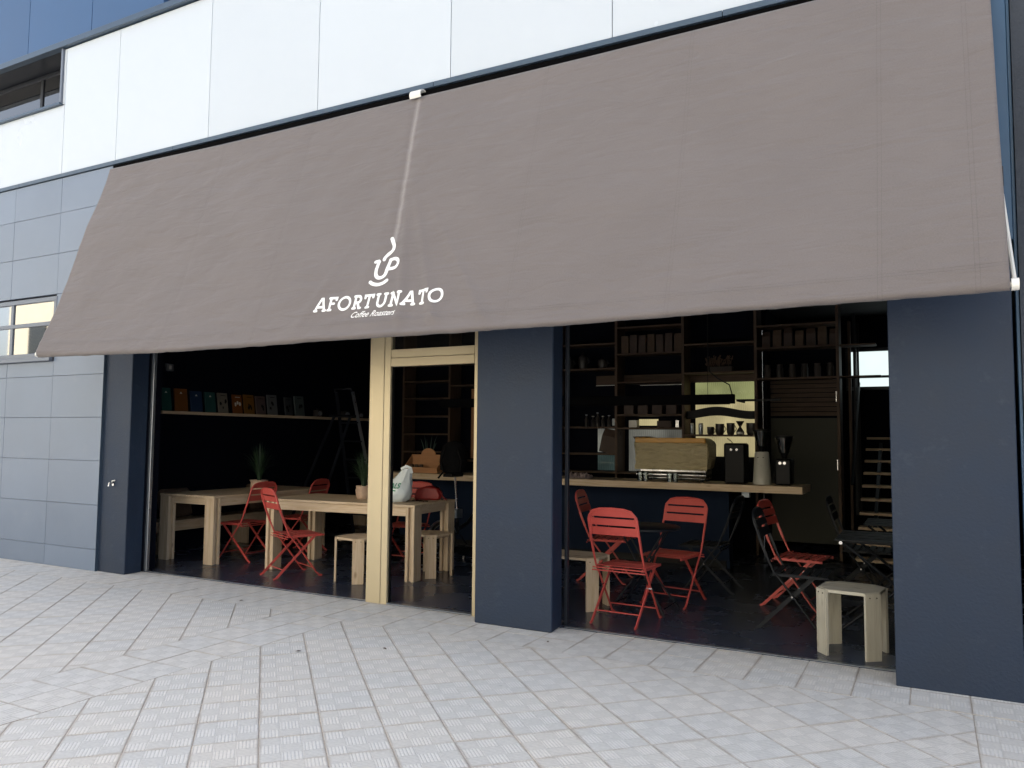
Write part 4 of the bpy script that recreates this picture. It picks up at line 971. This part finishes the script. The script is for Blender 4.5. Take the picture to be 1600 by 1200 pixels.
# ------------------------------------------------------------------ bar counter and what stands on it
ct = thing('bar_counter', 'long bar counter with a thick pine top and a navy front', 'counter', (-3.9, 8.8, 0))
CY = 8.50
def cp_(name, mb, m_, **k): return mb.build(name, m_, ct, world=True, **k)
cp_('countertop', B(-6.62, -1.165, CY, 9.12, .893, .968, .003), W['x'])
cp_('front_panel', B(-6.5, -2.0, 8.90, 8.94, .10, .892), M['panel_navy'])
cp_('side_panel', B(-2.04, -2.0, 8.941, 9.08, .008, .892), M['panel_navy'])
cp_('plinth', B(-6.5, -2.06, 8.99, 9.02, .008, .0995), M['blackp'])
cp_('bracket', B(-1.80, -1.72, 8.62, 8.70, .83, .892, .003), M['pole'])

# espresso machine, wrapped
em = thing('espresso_machine', 'espresso machine still wrapped in crinkled yellowed plastic with a chrome base', 'coffee machine', (-2.60, 8.86, .968))
eb = MB(.02); eb.prism([(-.40, .14), (.40, .14), (.43, .30), (.43, .44), (.36, .49), (-.40, .49), (-.44, .44), (-.42, .28)], -.17, .21, 'y'); eb.build('body', M['wrap'], em, True)
gx, gz = 26, 14; wp_ = MB()
for i in range(gx + 1):
    for j in range(gz + 1):
        x = -.41 + .83 * i / gx + .012 * mnoise.noise(Vector((i * .3, j * .4, 2))); z = .13 + .31 * j / gz
        wp_.v.append((x, -.182 - .028 * abs(mnoise.noise(Vector((x * 6 + z * 5, 0, z * 18)))) - .014 * mnoise.noise(Vector((x * 18, 4, z * 30))), z))
for i in range(gx):
    for j in range(gz): a = i * (gz + 1) + j; wp_.f.append((a, a + gz + 1, a + gz + 2, a + 1))
wp_.build('plastic_wrap', M['wrap'], em, True)
MB(.008).box(-.405, .405, -.215, -.16, .435, .492).build('tape_band', M['amber'], em)
MB(.006).prism([(-.47, .505), (-.44, .47), (-.30, .493), (-.22, .497), (-.30, .508)], -.12, .02, 'y').build('cardboard_corner', M['brownp'], em)
MB().tube([(-.40, -.15, .075), (.40, -.15, .075)], .034, 14).build('chrome_front', M['steel'], em, True)
MB(.004).box(-.38, .38, -.10, .18, .03, .138).build('base', M['steel'], em)
for x in (-.34, .34):
    for y in (-.12, .15): MB().lathe([(.022, 0), (.022, .03)], (x, y, .0), 10).build('foot', M['blackp'], em, True)
# glasses
gz_ = None
for i, (x, y, lab) in enumerate(((-2.93, 8.60, 'clear tumbler at the left front of the wrapped machine'), (-2.86, 8.58, 'clear tumbler second from the left before the machine'), (-2.58, 8.58, 'clear tumbler in front of the middle of the machine'), (-2.52, 8.60, 'clear tumbler just right of the middle of the machine'))):
    g_ = MB(); g_.lathe([(.030, 0), (.034, .10), (.0325, .10), (.0285, .006)], n=16)
    o = g_.build('tumbler', M['glass'], None, True); o.location = (x, y, .969); tag(o, lab, 'glass', 'tumblers on the counter')
# grinders
def grinder(label, loc, bm_, hop, h, w0, w1, shape):
    t = thing('coffee_grinder', label, 'grinder', loc, 0, 'coffee grinders at the end of the bar')
    if shape == 'box': MB(.018).prism([(-w0, -.11), (w0, -.11), (w0, .11), (-w0, .11)], 0, h, 'z').build('body', bm_, t, True)
    else: MB().lathe([(w0, 0), (w0 * .98, .01), (w1, h - .01), (w1 * .93, h)], n=24, sy=1.05).build('body', bm_, t, True)
    if hop:
        MB().lathe([(.025, h), (.03, h + .03), (.045, h + .06)], n=14).build('collar', M['blackp'], t, True)
        MB().lathe([(.048, h + .061), (.092, h + .22), (.090, h + .22), (.045, h + .064)], n=20).build('hopper', M['hopper'], t, True)
        MB().lathe([(.095, h + .221), (.095, h + .238), (.03, h + .245)], n=20).build('lid', M['blackp'], t, True)
    return t
g1 = grinder('black box grinder with two small chrome knobs, left of the grey one', (-1.885, 8.78, .968), M['blackp'], False, .44, .115, .1, 'box')
for s in (-.03, .03): MB().lathe([(.014, 0), (.014, .02)], n=10).rot(Matrix.Translation((s, -.112, .37)) @ Matrix.Rotation(R(90), 4, 'X')).build('knob', M['steel'], g1, True)
MB().tube([(-.02, -.10, .444), (-.05, -.08, .47), (-.09, -.02, .49)], .005, 6).build('lever', M['steel'], g1, True)
g2 = grinder('pale grey cone-shaped grinder with a clear hopper', (-1.61, 8.76, .968), M['greybody'], True, .35, .100, .074, 'cone')
o = MB(.001).box(-.035, .035, -.0785, -.076, .285, .293).build('name_strip', M['blackp'], g2)
g3 = grinder('black grinder with a wide clear hopper at the very end of the bar', (-1.385, 8.80, .968), M['blackp'], True, .28, .085, .08, 'box')
for s in (-.025, .02): MB().lathe([(.016, 0), (.016, .014)], n=10).rot(Matrix.Translation((s, -.113, .235)) @ Matrix.Rotation(R(90), 4, 'X')).build('knob', M['steel'], g3, True)
# cloth heap
cl = MB(); n1_, n2_ = 26, 14
for i in range(n1_ + 1):
    for j in range(n2_ + 1):
        u, v = i / n1_ * 2 - 1, j / n2_ * 2 - 1; rr_ = max(0, 1 - (u * u + v * v) * .95); h_ = (.03 + .09 * abs(mnoise.noise(Vector((u * 3.2, v * 3, 1)))) + .05 * mnoise.noise(Vector((u * 7, v * 6, 5)))) * rr_ ** .5
        cl.v.append((u * .17, v * .10, max(.002, h_)))
for i in range(n1_):
    for j in range(n2_): a = i * (n2_ + 1) + j; cl.f.append((a, a + n2_ + 1, a + n2_ + 2, a + 1))
o = cl.build('crumpled_cloth', M['clothm'], None, True); o.location = (-3.72, 8.72, .969); tag(o, 'crumpled mauve cloth on the counter left of the wrapped machine', 'cloth')
# wooden display box with arched back
cr = thing('display_crate', 'orange wooden display box with an arched back board on the counter', 'box', (-5.98, 8.72, .968))
arch = [(-.27, 0), (.27, 0), (.27, .24), (.13, .24)] + [(.115 * math.cos(R(a_)), .24 + .085 * math.sin(R(a_))) for a_ in range(0, 181, 15)] + [(-.13, .24), (-.27, .24)]
MB(.002).prism(arch, .09, .105, 'y').build('back_board', M['orangewood'], cr)
MB(.002).box(-.27, .27, -.10, -.088, 0, .075).build('front_board', M['orangewood'], cr)
for s in (-1, 1): MB(.002).prism([(-.087, 0), (.089, 0), (.089, .23), (-.087, .08)], s * .262 - .006, s * .262 + .006, 'x').build('side_board', M['orangewood'], cr)
for i in range(3): 
    o = MB().lathe([(.028, 0), (.028, .10), (.024, .105)], n=12).build('jar', M['paper'] if i < 2 else M['brownp'], None, True); o.location = (-6.18 + i * .075, 8.72, .97)
    tag(o, ['jar at the left in the display box', 'middle jar of the three in the display box', 'dark jar at the right of the three in the display box'][i], 'jar', 'jars in the display box')
ag = thing('potted_agave', 'spiky pale agave behind the display box on the counter', 'plant', (-6.12, 9.02, .968), 0)
MB().lathe([(.05, 0), (.07, .12), (.06, .12)], n=14).build('pot', M['clay'], ag, True)
for k in range(9):
    a = k * 2.4; lf = MB(); pts = [(.02 * math.cos(a), .02 * math.sin(a), .12), (.06 * math.cos(a), .06 * math.sin(a), .28), (.09 * math.cos(a), .09 * math.sin(a), .34 + .04 * (k % 3)), (.12 * math.cos(a), .12 * math.sin(a), .40 + .05 * (k % 3))]
    lf.tube(pts, [.007, .008, .005, .001], 5); lf.build('leaf', M['leaf2'], ag, True)

# ------------------------------------------------------------------ back shelving
SY = 10.20
su = thing('back_bar_shelving', 'tall dark wood shelving wall behind the bar', 'shelving', (-4.0, 10.4, 0))
def sp_(name, mb, m_=None, **k): return mb.build(name, m_ or WD['x'], su, world=True, **k)
ups = [-7.42, -6.55, -5.64, -4.73, -3.82, -2.88, -1.94, -.97]
for x in ups: sp_('upright', B(x - .018, x + .018, SY, SY + .32 if x < -1 else SY + .30, .008, 3.19, .002), WD['z'])
def shelves(i, zs, t=.024):
    a, b = ups[i] + .019, ups[i + 1] - .019
    for z in zs: sp_('shelf', B(a, b, SY + .004, SY + .30, z - t, z, .0015))
shelves(0, (2.60, 2.33, 2.06, 1.78, 1.50, 1.22)); shelves(1, (2.60, 2.25, 1.10)); shelves(2, (2.78, 2.43, 1.61, 1.24))
shelves(3, (2.78, 2.43, 1.61, 1.24, .99)); shelves(4, (2.99, 2.62, 2.23, 1.78, 1.60, .99)); shelves(5, (2.71, 2.33, 1.51)); shelves(6, (2.90, 2.62, 2.23))
# thin shelves run on past the last upright
sp_('shelf', B(-.95, -.55, SY + .05, SY + .28, 2.60, 2.62, .001)); sp_('shelf', B(-.95, -.50, SY + .05, SY + .28, 2.215, 2.232, .001))
sp_('header_board', B(-2.86, -1.96, SY + .27, SY + .30, 2.215, 2.302, .001)); sp_('header_board', B(-4.22, -3.84, SY + .27, SY + .30, 2.215, 2.34, .001)); sp_('header_board', B(-3.80, -2.90, SY + .27, SY + .30, 2.24, 2.34, .001))
sp_('side_board', B(-6.05, -5.66, SY + .25, SY + .29, 1.12, 2.20, .001), WD['z']); sp_('side_board', B(-6.30, -6.08, SY + .25, SY + .29, 1.12, 2.20, .001), M['orangewood'])
def ribs(name, x0, x1, z0, z1, y, m_, lab):
    """corrugated polycarbonate sheet: real vertical flutes"""
    mb = MB(); p = .028; n = max(2, int((x1 - x0) / (p / 4)))
    for i in range(n + 1):
        x = x0 + (x1 - x0) * i / n; yy = y + .006 * math.sin(2 * math.pi * (x - x0) / p); mb.v += [(x, yy, z0), (x, yy, z1)]
    for i in range(n): mb.f.append((2 * i, 2 * i + 2, 2 * i + 3, 2 * i + 1))
    o = mb.build(name, m_, None, True); sm_ = o.modifiers.new('solid', 'SOLIDIFY'); sm_.thickness = .002
    return tag(o, lab, 'panel', 'lit polycarbonate sheets behind the bar')
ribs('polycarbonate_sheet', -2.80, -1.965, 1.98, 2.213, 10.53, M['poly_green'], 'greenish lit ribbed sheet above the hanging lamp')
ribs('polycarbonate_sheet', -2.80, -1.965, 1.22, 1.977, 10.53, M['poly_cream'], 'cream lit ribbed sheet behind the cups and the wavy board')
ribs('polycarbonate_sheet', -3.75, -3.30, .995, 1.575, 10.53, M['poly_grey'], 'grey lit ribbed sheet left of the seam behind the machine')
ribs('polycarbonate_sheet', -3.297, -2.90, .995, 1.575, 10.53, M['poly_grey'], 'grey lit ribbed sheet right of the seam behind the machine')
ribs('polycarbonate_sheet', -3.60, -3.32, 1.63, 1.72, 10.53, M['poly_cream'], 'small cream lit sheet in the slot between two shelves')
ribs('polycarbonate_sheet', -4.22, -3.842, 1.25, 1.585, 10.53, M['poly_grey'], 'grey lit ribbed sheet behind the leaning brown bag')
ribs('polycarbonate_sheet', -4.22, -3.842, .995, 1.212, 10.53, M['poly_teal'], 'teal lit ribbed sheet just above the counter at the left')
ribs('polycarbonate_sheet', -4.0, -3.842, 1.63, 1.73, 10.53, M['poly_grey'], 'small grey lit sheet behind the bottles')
for x0, x1, z, lab in ((-4.22, -3.842, 2.205, 'thin pale metal strip under the left header board'), (-3.56, -2.902, 2.195, 'long thin pale metal strip under the middle header board')):
    o = B(x0, x1, 10.46, 10.47, z - .008, z).build('light_strip', M['wp']); tag(o, lab, 'strip')
# wavy black board
wv = MB(); n = 40; top = []; bot = []
for i in range(n + 1):
    x = -2.86 + .90 * i / n; q = .030 * math.sin((x + 2.86) / .90 * 2 * math.pi - 1.2); top.append((x, 1.845 + q)); bot.append((x, 1.735 + q * .8))
wv.prism(top + bot[::-1], SY + .10, SY + .13, 'y'); o = wv.build('wavy_board', M['blackp']); tag(o, 'black wavy-edged board hanging across the cream lit sheet', 'board')
# right hand louvred hatch over a grey partition
pt = thing('partition_door', 'dark louvred door over a grey laminate panel right of the bar', 'door', (-1.45, 11.0, 0))
MB(.002).box(-.47, .40, 0, .03, .10, 1.74).build('lower_panel', M['greypart'], pt)
for i in range(8): MB(.001).box(-.47, .40, -.004, .014, 1.77 + i * .062, 1.77 + i * .062 + .052).build('louvre', WD['x'], pt)
MB(.002).box(.405, .45, -.01, .04, .01, 2.5).build('stile', WD['z'], pt); MB().box(-.47, .40, .018, .03, 1.742, 2.8).build('backing', M['navy_in'], pt)
for z in (1.06, 1.95): MB(.002).box(.375, .415, -.022, -.006, z, z + .14).build('hinge', M['steel'], pt)
MB(.002).box(.53, .565, -.03, .04, .01, 3.0).build('stile', WD['z'], pt)
# stairs
stt = thing('staircase', 'open wooden staircase rising at the back right with a dark rail', 'stairs', (-.2, 10.6, 0))
for k in range(-2, 8):
    z = .425 + .153 * k; y = 10.2 + .25 * k
    if y > 11.95: break
    MB(.002).box(-.78, .70, y, y + .23, z - .032, z).build('tread', W['x'], stt)
for ch_ in stt.children: ch_.location = -stt.location
for x in (-.60, .2): 
    o = MB().bar((x, 9.72, .02), (x, 11.9, 1.36), .04, .14, (0, 0, 1)).build('stringer', M['darkframe'], stt, world=True)
rl = MB(); rl.tube([(-.80, 9.8, .95), (-.86, 11.9, 2.25)], .018, 8)
rl.build('hand_rail', M['black'], stt, True, world=True)
for i, (x, y) in enumerate(((-.845, 11.0), (-.865, 11.45), (-.86, 11.8))): MB().bar((x, y, .5), (x, y, 3.1), .028, .028, (0, 1, 0)).build('baluster', M['black'], stt, world=True)
# bright window at the back
bw = thing('back_window', 'small bright frosted window at the back right above the stairs', 'window', (-.5, 12.04, 2.2))
def bwp(n_, mb, m_): return mb.build(n_, m_, bw, world=True)
bwp('pane', B(-.99, .4, 12.030, 12.036, 2.36, 2.70), M['poly_bright']); bwp('pane', B(-.86, .4, 12.030, 12.036, 2.205, 2.325), M['poly_bright'])
fb = MB(.002); fb.box(-1.04, .42, 12.0, 12.045, 2.326, 2.359); fb.box(-1.04, .42, 12.0, 12.045, 2.701, 2.75); fb.box(-1.04, .42, 12.0, 12.045, 2.16, 2.204); fb.box(-1.04, -.991, 12.0, 12.045, 2.205, 2.70); bwp('frame', fb, M['darkframe'])

# goods on the shelves --------------------------------------------------------
def put(o, loc, label, cat, group): o.location = loc; return tag(o, label, cat, group)
def bagmesh(w, h, d, m_):
    mb = MB(); mb.v = [(-w, -d, 0), (w, -d, 0), (w, d, 0), (-w, d, 0), (-w, -d * .9, h * .7), (w, -d * .9, h * .7), (w, d * .9, h * .7), (-w, d * .9, h * .7), (-w * .95, -.004, h), (w * .95, -.004, h), (w * .95, .004, h), (-w * .95, .004, h)]
    mb.f = [(0, 3, 2, 1)] + [tuple(4 * r_ + i for i in q) for r_ in (0, 1) for q in ((0, 1, 5, 4), (1, 2, 6, 5), (2, 3, 7, 6), (3, 0, 4, 7))] + [(8, 9, 10, 11)]; mb.bev = .003
    return mb
ordn = ['first', 'second', 'third', 'fourth', 'fifth', 'sixth', 'seventh', 'eighth']
for i in range(7):
    put(bagmesh(.052, .21 + .02 * (i % 3), .035, 0).build('coffee_bag', M['paper'] if i % 2 else M['brownp']), (-1.83 + i * .135, 10.36, 2.621), '%s kraft coffee bag from the left on the high right shelf' % ordn[i], 'coffee bag', 'coffee bags on the high right shelf')
for i in range(7):
    put(MB(.003).box(-.05, .05, -.08, .08, 0, .25 + .01 * (i % 2)).build('file_box', M['brownp'] if i % 3 else M['paper']), (-3.72 + i * .125, 10.36, 2.621), '%s brown file box from the left on the upper middle shelf' % ordn[i], 'box', 'brown boxes on the upper middle shelf')
for i in range(6):
    put(MB().lathe([(.040, 0), (.042, .12), (.034, .15), (.036, .175)], n=14).build('glass_jar', M['ceramic'] if i % 2 else M['clay'], None, True), (-1.82 + i * .15, 10.36, 2.231), '%s dark jar from the left on the shelf over the louvres' % ordn[i], 'jar', 'jars over the louvred door')
for i, (x, h) in enumerate(((-4.60, .20), (-4.38, .24), (-4.08, .17))):
    t = thing('teapot', ['dark kettle at the left of the high shelf', 'tall dark jug in the middle of the high shelf', 'squat dark pot at the right of the high shelf'][i], 'pot', (x, 10.36, 2.431), 0, 'pots on the high left shelf')
    MB().lathe([(.05, 0), (.07, h * .4), (.06, h * .75), (.03, h * .85), (.012, h)], n=16).build('pot_body', M['ceramic'], t, True); MB().tube([(.055, 0, h * .3), (.10, 0, h * .45), (.055, 0, h * .7)], .006, 6).build('handle', M['ceramic'], t, True)
for i, (x, h) in enumerate(((-4.30, .17), (-4.20, .15), (-4.13, .20), (-4.05, .15), (-3.96, .16))):
    t = thing('syrup_bottle', '%s small bottle from the left on the shelf above the brown bag' % ordn[i], 'bottle', (x, 10.30, 1.611), 0, 'small bottles behind the bar')
    MB().lathe([(.028, 0), (.028, h * .6), (.012, h * .75), (.012, h * .92)], n=12).build('glass_body', M['ceramic'], t, True); MB().lathe([(.017, h * .92), (.017, h)], n=10).build('cap', M['whitecer'] if i in (1, 3) else M['pole'], t, True)
mb = bagmesh(.13, .33, .05, 0); mb.rot(Matrix.Rotation(R(12), 4, 'Y')); put(mb.build('paper_sack', M['brownp']), (-3.98, 10.34, 1.243), 'dark brown sack leaning right against the upright over the counter', 'sack', 'sacks')
for i, (x, w, h, m_, lab) in enumerate(((-3.60, .06, .10, M['whitecer'], 'white cup left of the small cream lit slot'), (-3.16, .10, .09, M['brownp'], 'low brown carton in the slot over the grey sheets'), (-2.98, .025, .10, M['steel'], 'shiny narrow tin at the right of the slot'))):
    put(MB(.004).box(-w, w, -.05, .05, 0, h).build('tin', m_), (x, 10.32, 1.601), lab, 'tin', 'things in the shelf slot')
for i in range(4): put(MB(.003).box(-.07, .07, -.07, .07, 0, .14 + .03 * (i % 2)).build('carton', M['brownp']), (-3.66 + i * .20, 10.34, 1.781), '%s dark carton from the left in the black middle shelf' % ordn[i], 'carton', 'cartons on the middle shelf')
cups = [(-2.80, .025, .13, 'white', 'slim spice jar at the left end of the cup shelf'), (-2.68, .030, .13, 'white', 'second spice jar on the cup shelf'), (-2.55, .045, .10, 'dark', 'low dark cup right of the spice jars'), (-2.43, .055, .14, 'dark', 'tall dark mug in the middle of the cup shelf'), (-2.29, .05, .15, 'dark', 'dark mug left of the glass dripper'), (-2.02, .07, .15, 'dark', 'dark box-like tin at the right end of the cup shelf')]
for x, r_, h, kx, lab in cups:
    t = thing('cup', lab, 'cup', (x, 10.34, 1.511), 0, 'cups on the shelf before the lit sheet')
    MB().lathe([(r_ * .8, 0), (r_, h * .2), (r_ * 1.05, h), (r_ * .9, h), (r_ * .8, h * .3)], n=16).build('cup_body', M['ceramic'] if kx == 'dark' else M['pole'], t, True)
    if kx == 'dark': MB().tube([(r_, 0, h * .25), (r_ * 1.5, 0, h * .5), (r_, 0, h * .8)], .006, 6).build('handle', M['ceramic'], t, True)
    else: MB().lathe([(r_ * .9, h + .001), (r_ * .9, h + .02)], n=12).build('lid', M['whitecer'], t, True)
dr = thing('coffee_dripper', 'hourglass coffee dripper standing on the cup shelf', 'dripper', (-2.165, 10.32, 1.511))
MB().lathe([(.045, 0), (.05, .04), (.012, .10), (.055, .175), (.05, .175), (.008, .104)], n=18).build('glass_body', M['ceramic'], dr, True); MB().lathe([(.052, .005), (.053, .035)], n=18).build('collar', M['whitecer'], dr, True)
# flower arrangement
fa = thing('dried_flowers', 'dim bunch of dried flowers on the shelf over the lit sheet', 'plant', (-2.42, 10.36, 2.331))
MB(.004).box(-.16, .16, -.06, .06, 0, .07).build('trough', M['clay'], fa)
fl_ = MB()
for k in range(90):
    a, b = random.uniform(-.16, .16), random.uniform(-.05, .05); h = random.uniform(.10, .22); s = random.uniform(.006, .014); x = a * 1.2; z = h; n = len(fl_.v)
    fl_.v += [(a, b, .07), (x - s, b, z), (x, b - s, z + s), (x + s, b, z), (x, b + s, z - s)]; fl_.f += [(n, n + 1, n + 2), (n + 1, n + 2, n + 3, n + 4)]
fl_.build('blooms', M['cushion'], fa, kind='stuff')
# hanging lamp
hl = thing('pendant_lamp', 'long black linear lamp hanging low over the bar', 'lamp', (-3.5, 8.0, 1.8))
MB(.004).box(-1.75, 1.77, -.035, .035, .01, .105).build('housing', M['matt'], hl); MB(.002).box(-1.70, 1.72, -.028, .028, .003, .0095).build('diffuser', M['matt'], hl)
for x in (-1.2, 1.50): MB().tube([(x, 0, .105), (x, 0, 1.395)], .0025, 5).build('cable', M['blackp'], hl)
MB().tube([(1.745, 0, .105), (1.72, 0, .20), (1.60, 0, .27), (1.52, 0, .34), (1.505, 0, .5), (1.503, 0, 1.39)], .006, 6).build('power_cord', M['blackp'], hl, True)
rl2 = thing('lamp_rail', 'thin black bar to the right of the hanging lamp', 'rail', (-1.5, 8.6, 1.87))
MB(.002).box(-.33, .12, -.012, .012, -.012, .012).build('bar', M['blackp'], rl2); MB(.001).box(-.34, -.33, -.012, .4, -.012, .012).build('bracket', M['blackp'], rl2)

# ------------------------------------------------------------------ across the street (seen in the window glass)
ob = thing('opposite_building', 'sunlit cream rendered block across the street, seen in the low window glass', 'building', (-20, -17.5, 0))
def obp(n_, mb, m_, p=ob): return mb.build(n_, m_, p, world=(p is ob))
obp('wall', B(-46.5, 10, -26, -15, -.13, 13.5, .05), M['cream'])
obp('roof_parapet', B(-46.8, 10.3, -26.3, -14.8, 13.5, 13.9, .03), M['flash'])
for fl in range(3):
    for i in range(12):
        x = -44.4 + i * 4.6; z = 2.2 + fl * 3.6
        f = MB(.01).box(x, x + 1.6, -14.99, -14.94, z, z + 1.6); w_ = f.build('window', M['darkframe'], ob, world=True)
        b_ = MB().box(x + .08, x + 1.52, -14.938, -14.93, z + .08, z + 1.52); o = b_.build('pane', M['pane_dark'], w_); o.location = -ob.location
for i, x in enumerate((-30., -6.)):
    tr = thing('street_tree', ['leafy street tree across the road, left one', 'leafy street tree across the road, right one'][i], 'tree', (x - 24 if i == 0 else x, -11, -.13), 0, 'street trees across the road')
    MB().tube([(0, 0, 0), (.05, .02, 1.5), (.0, .1, 3.2), (.15, .1, 4.6)], [.16, .13, .11, .05], 8).tube([(0, .05, 2.6), (.7, .3, 3.9)], [.07, .03], 6).tube([(0, .05, 2.8), (-.7, -.2, 4.1)], [.07, .03], 6).build('trunk', M['clay'], tr, True)
    cr_ = MB()
    for k in range(1500):
        v = Vector((random.gauss(0, 1), random.gauss(0, 1), random.gauss(0, .8))); v = v.normalized() * random.uniform(.6, 1.9) * (1 + .3 * mnoise.noise(v * 1.7)); c = Vector((0, 0, 4.9)) + v; s = random.uniform(.07, .14); d = Vector((random.gauss(0, 1), random.gauss(0, 1), random.gauss(0, 1))).normalized(); e = d.orthogonal().normalized(); g = d.cross(e); n = len(cr_.v)
        cr_.v += [tuple(c + e * s), tuple(c + g * s * .5), tuple(c - e * s), tuple(c - g * s * .5)]; cr_.f.append((n, n + 1, n + 2, n + 3))
    cr_.build('crown', M['leaf'], tr)
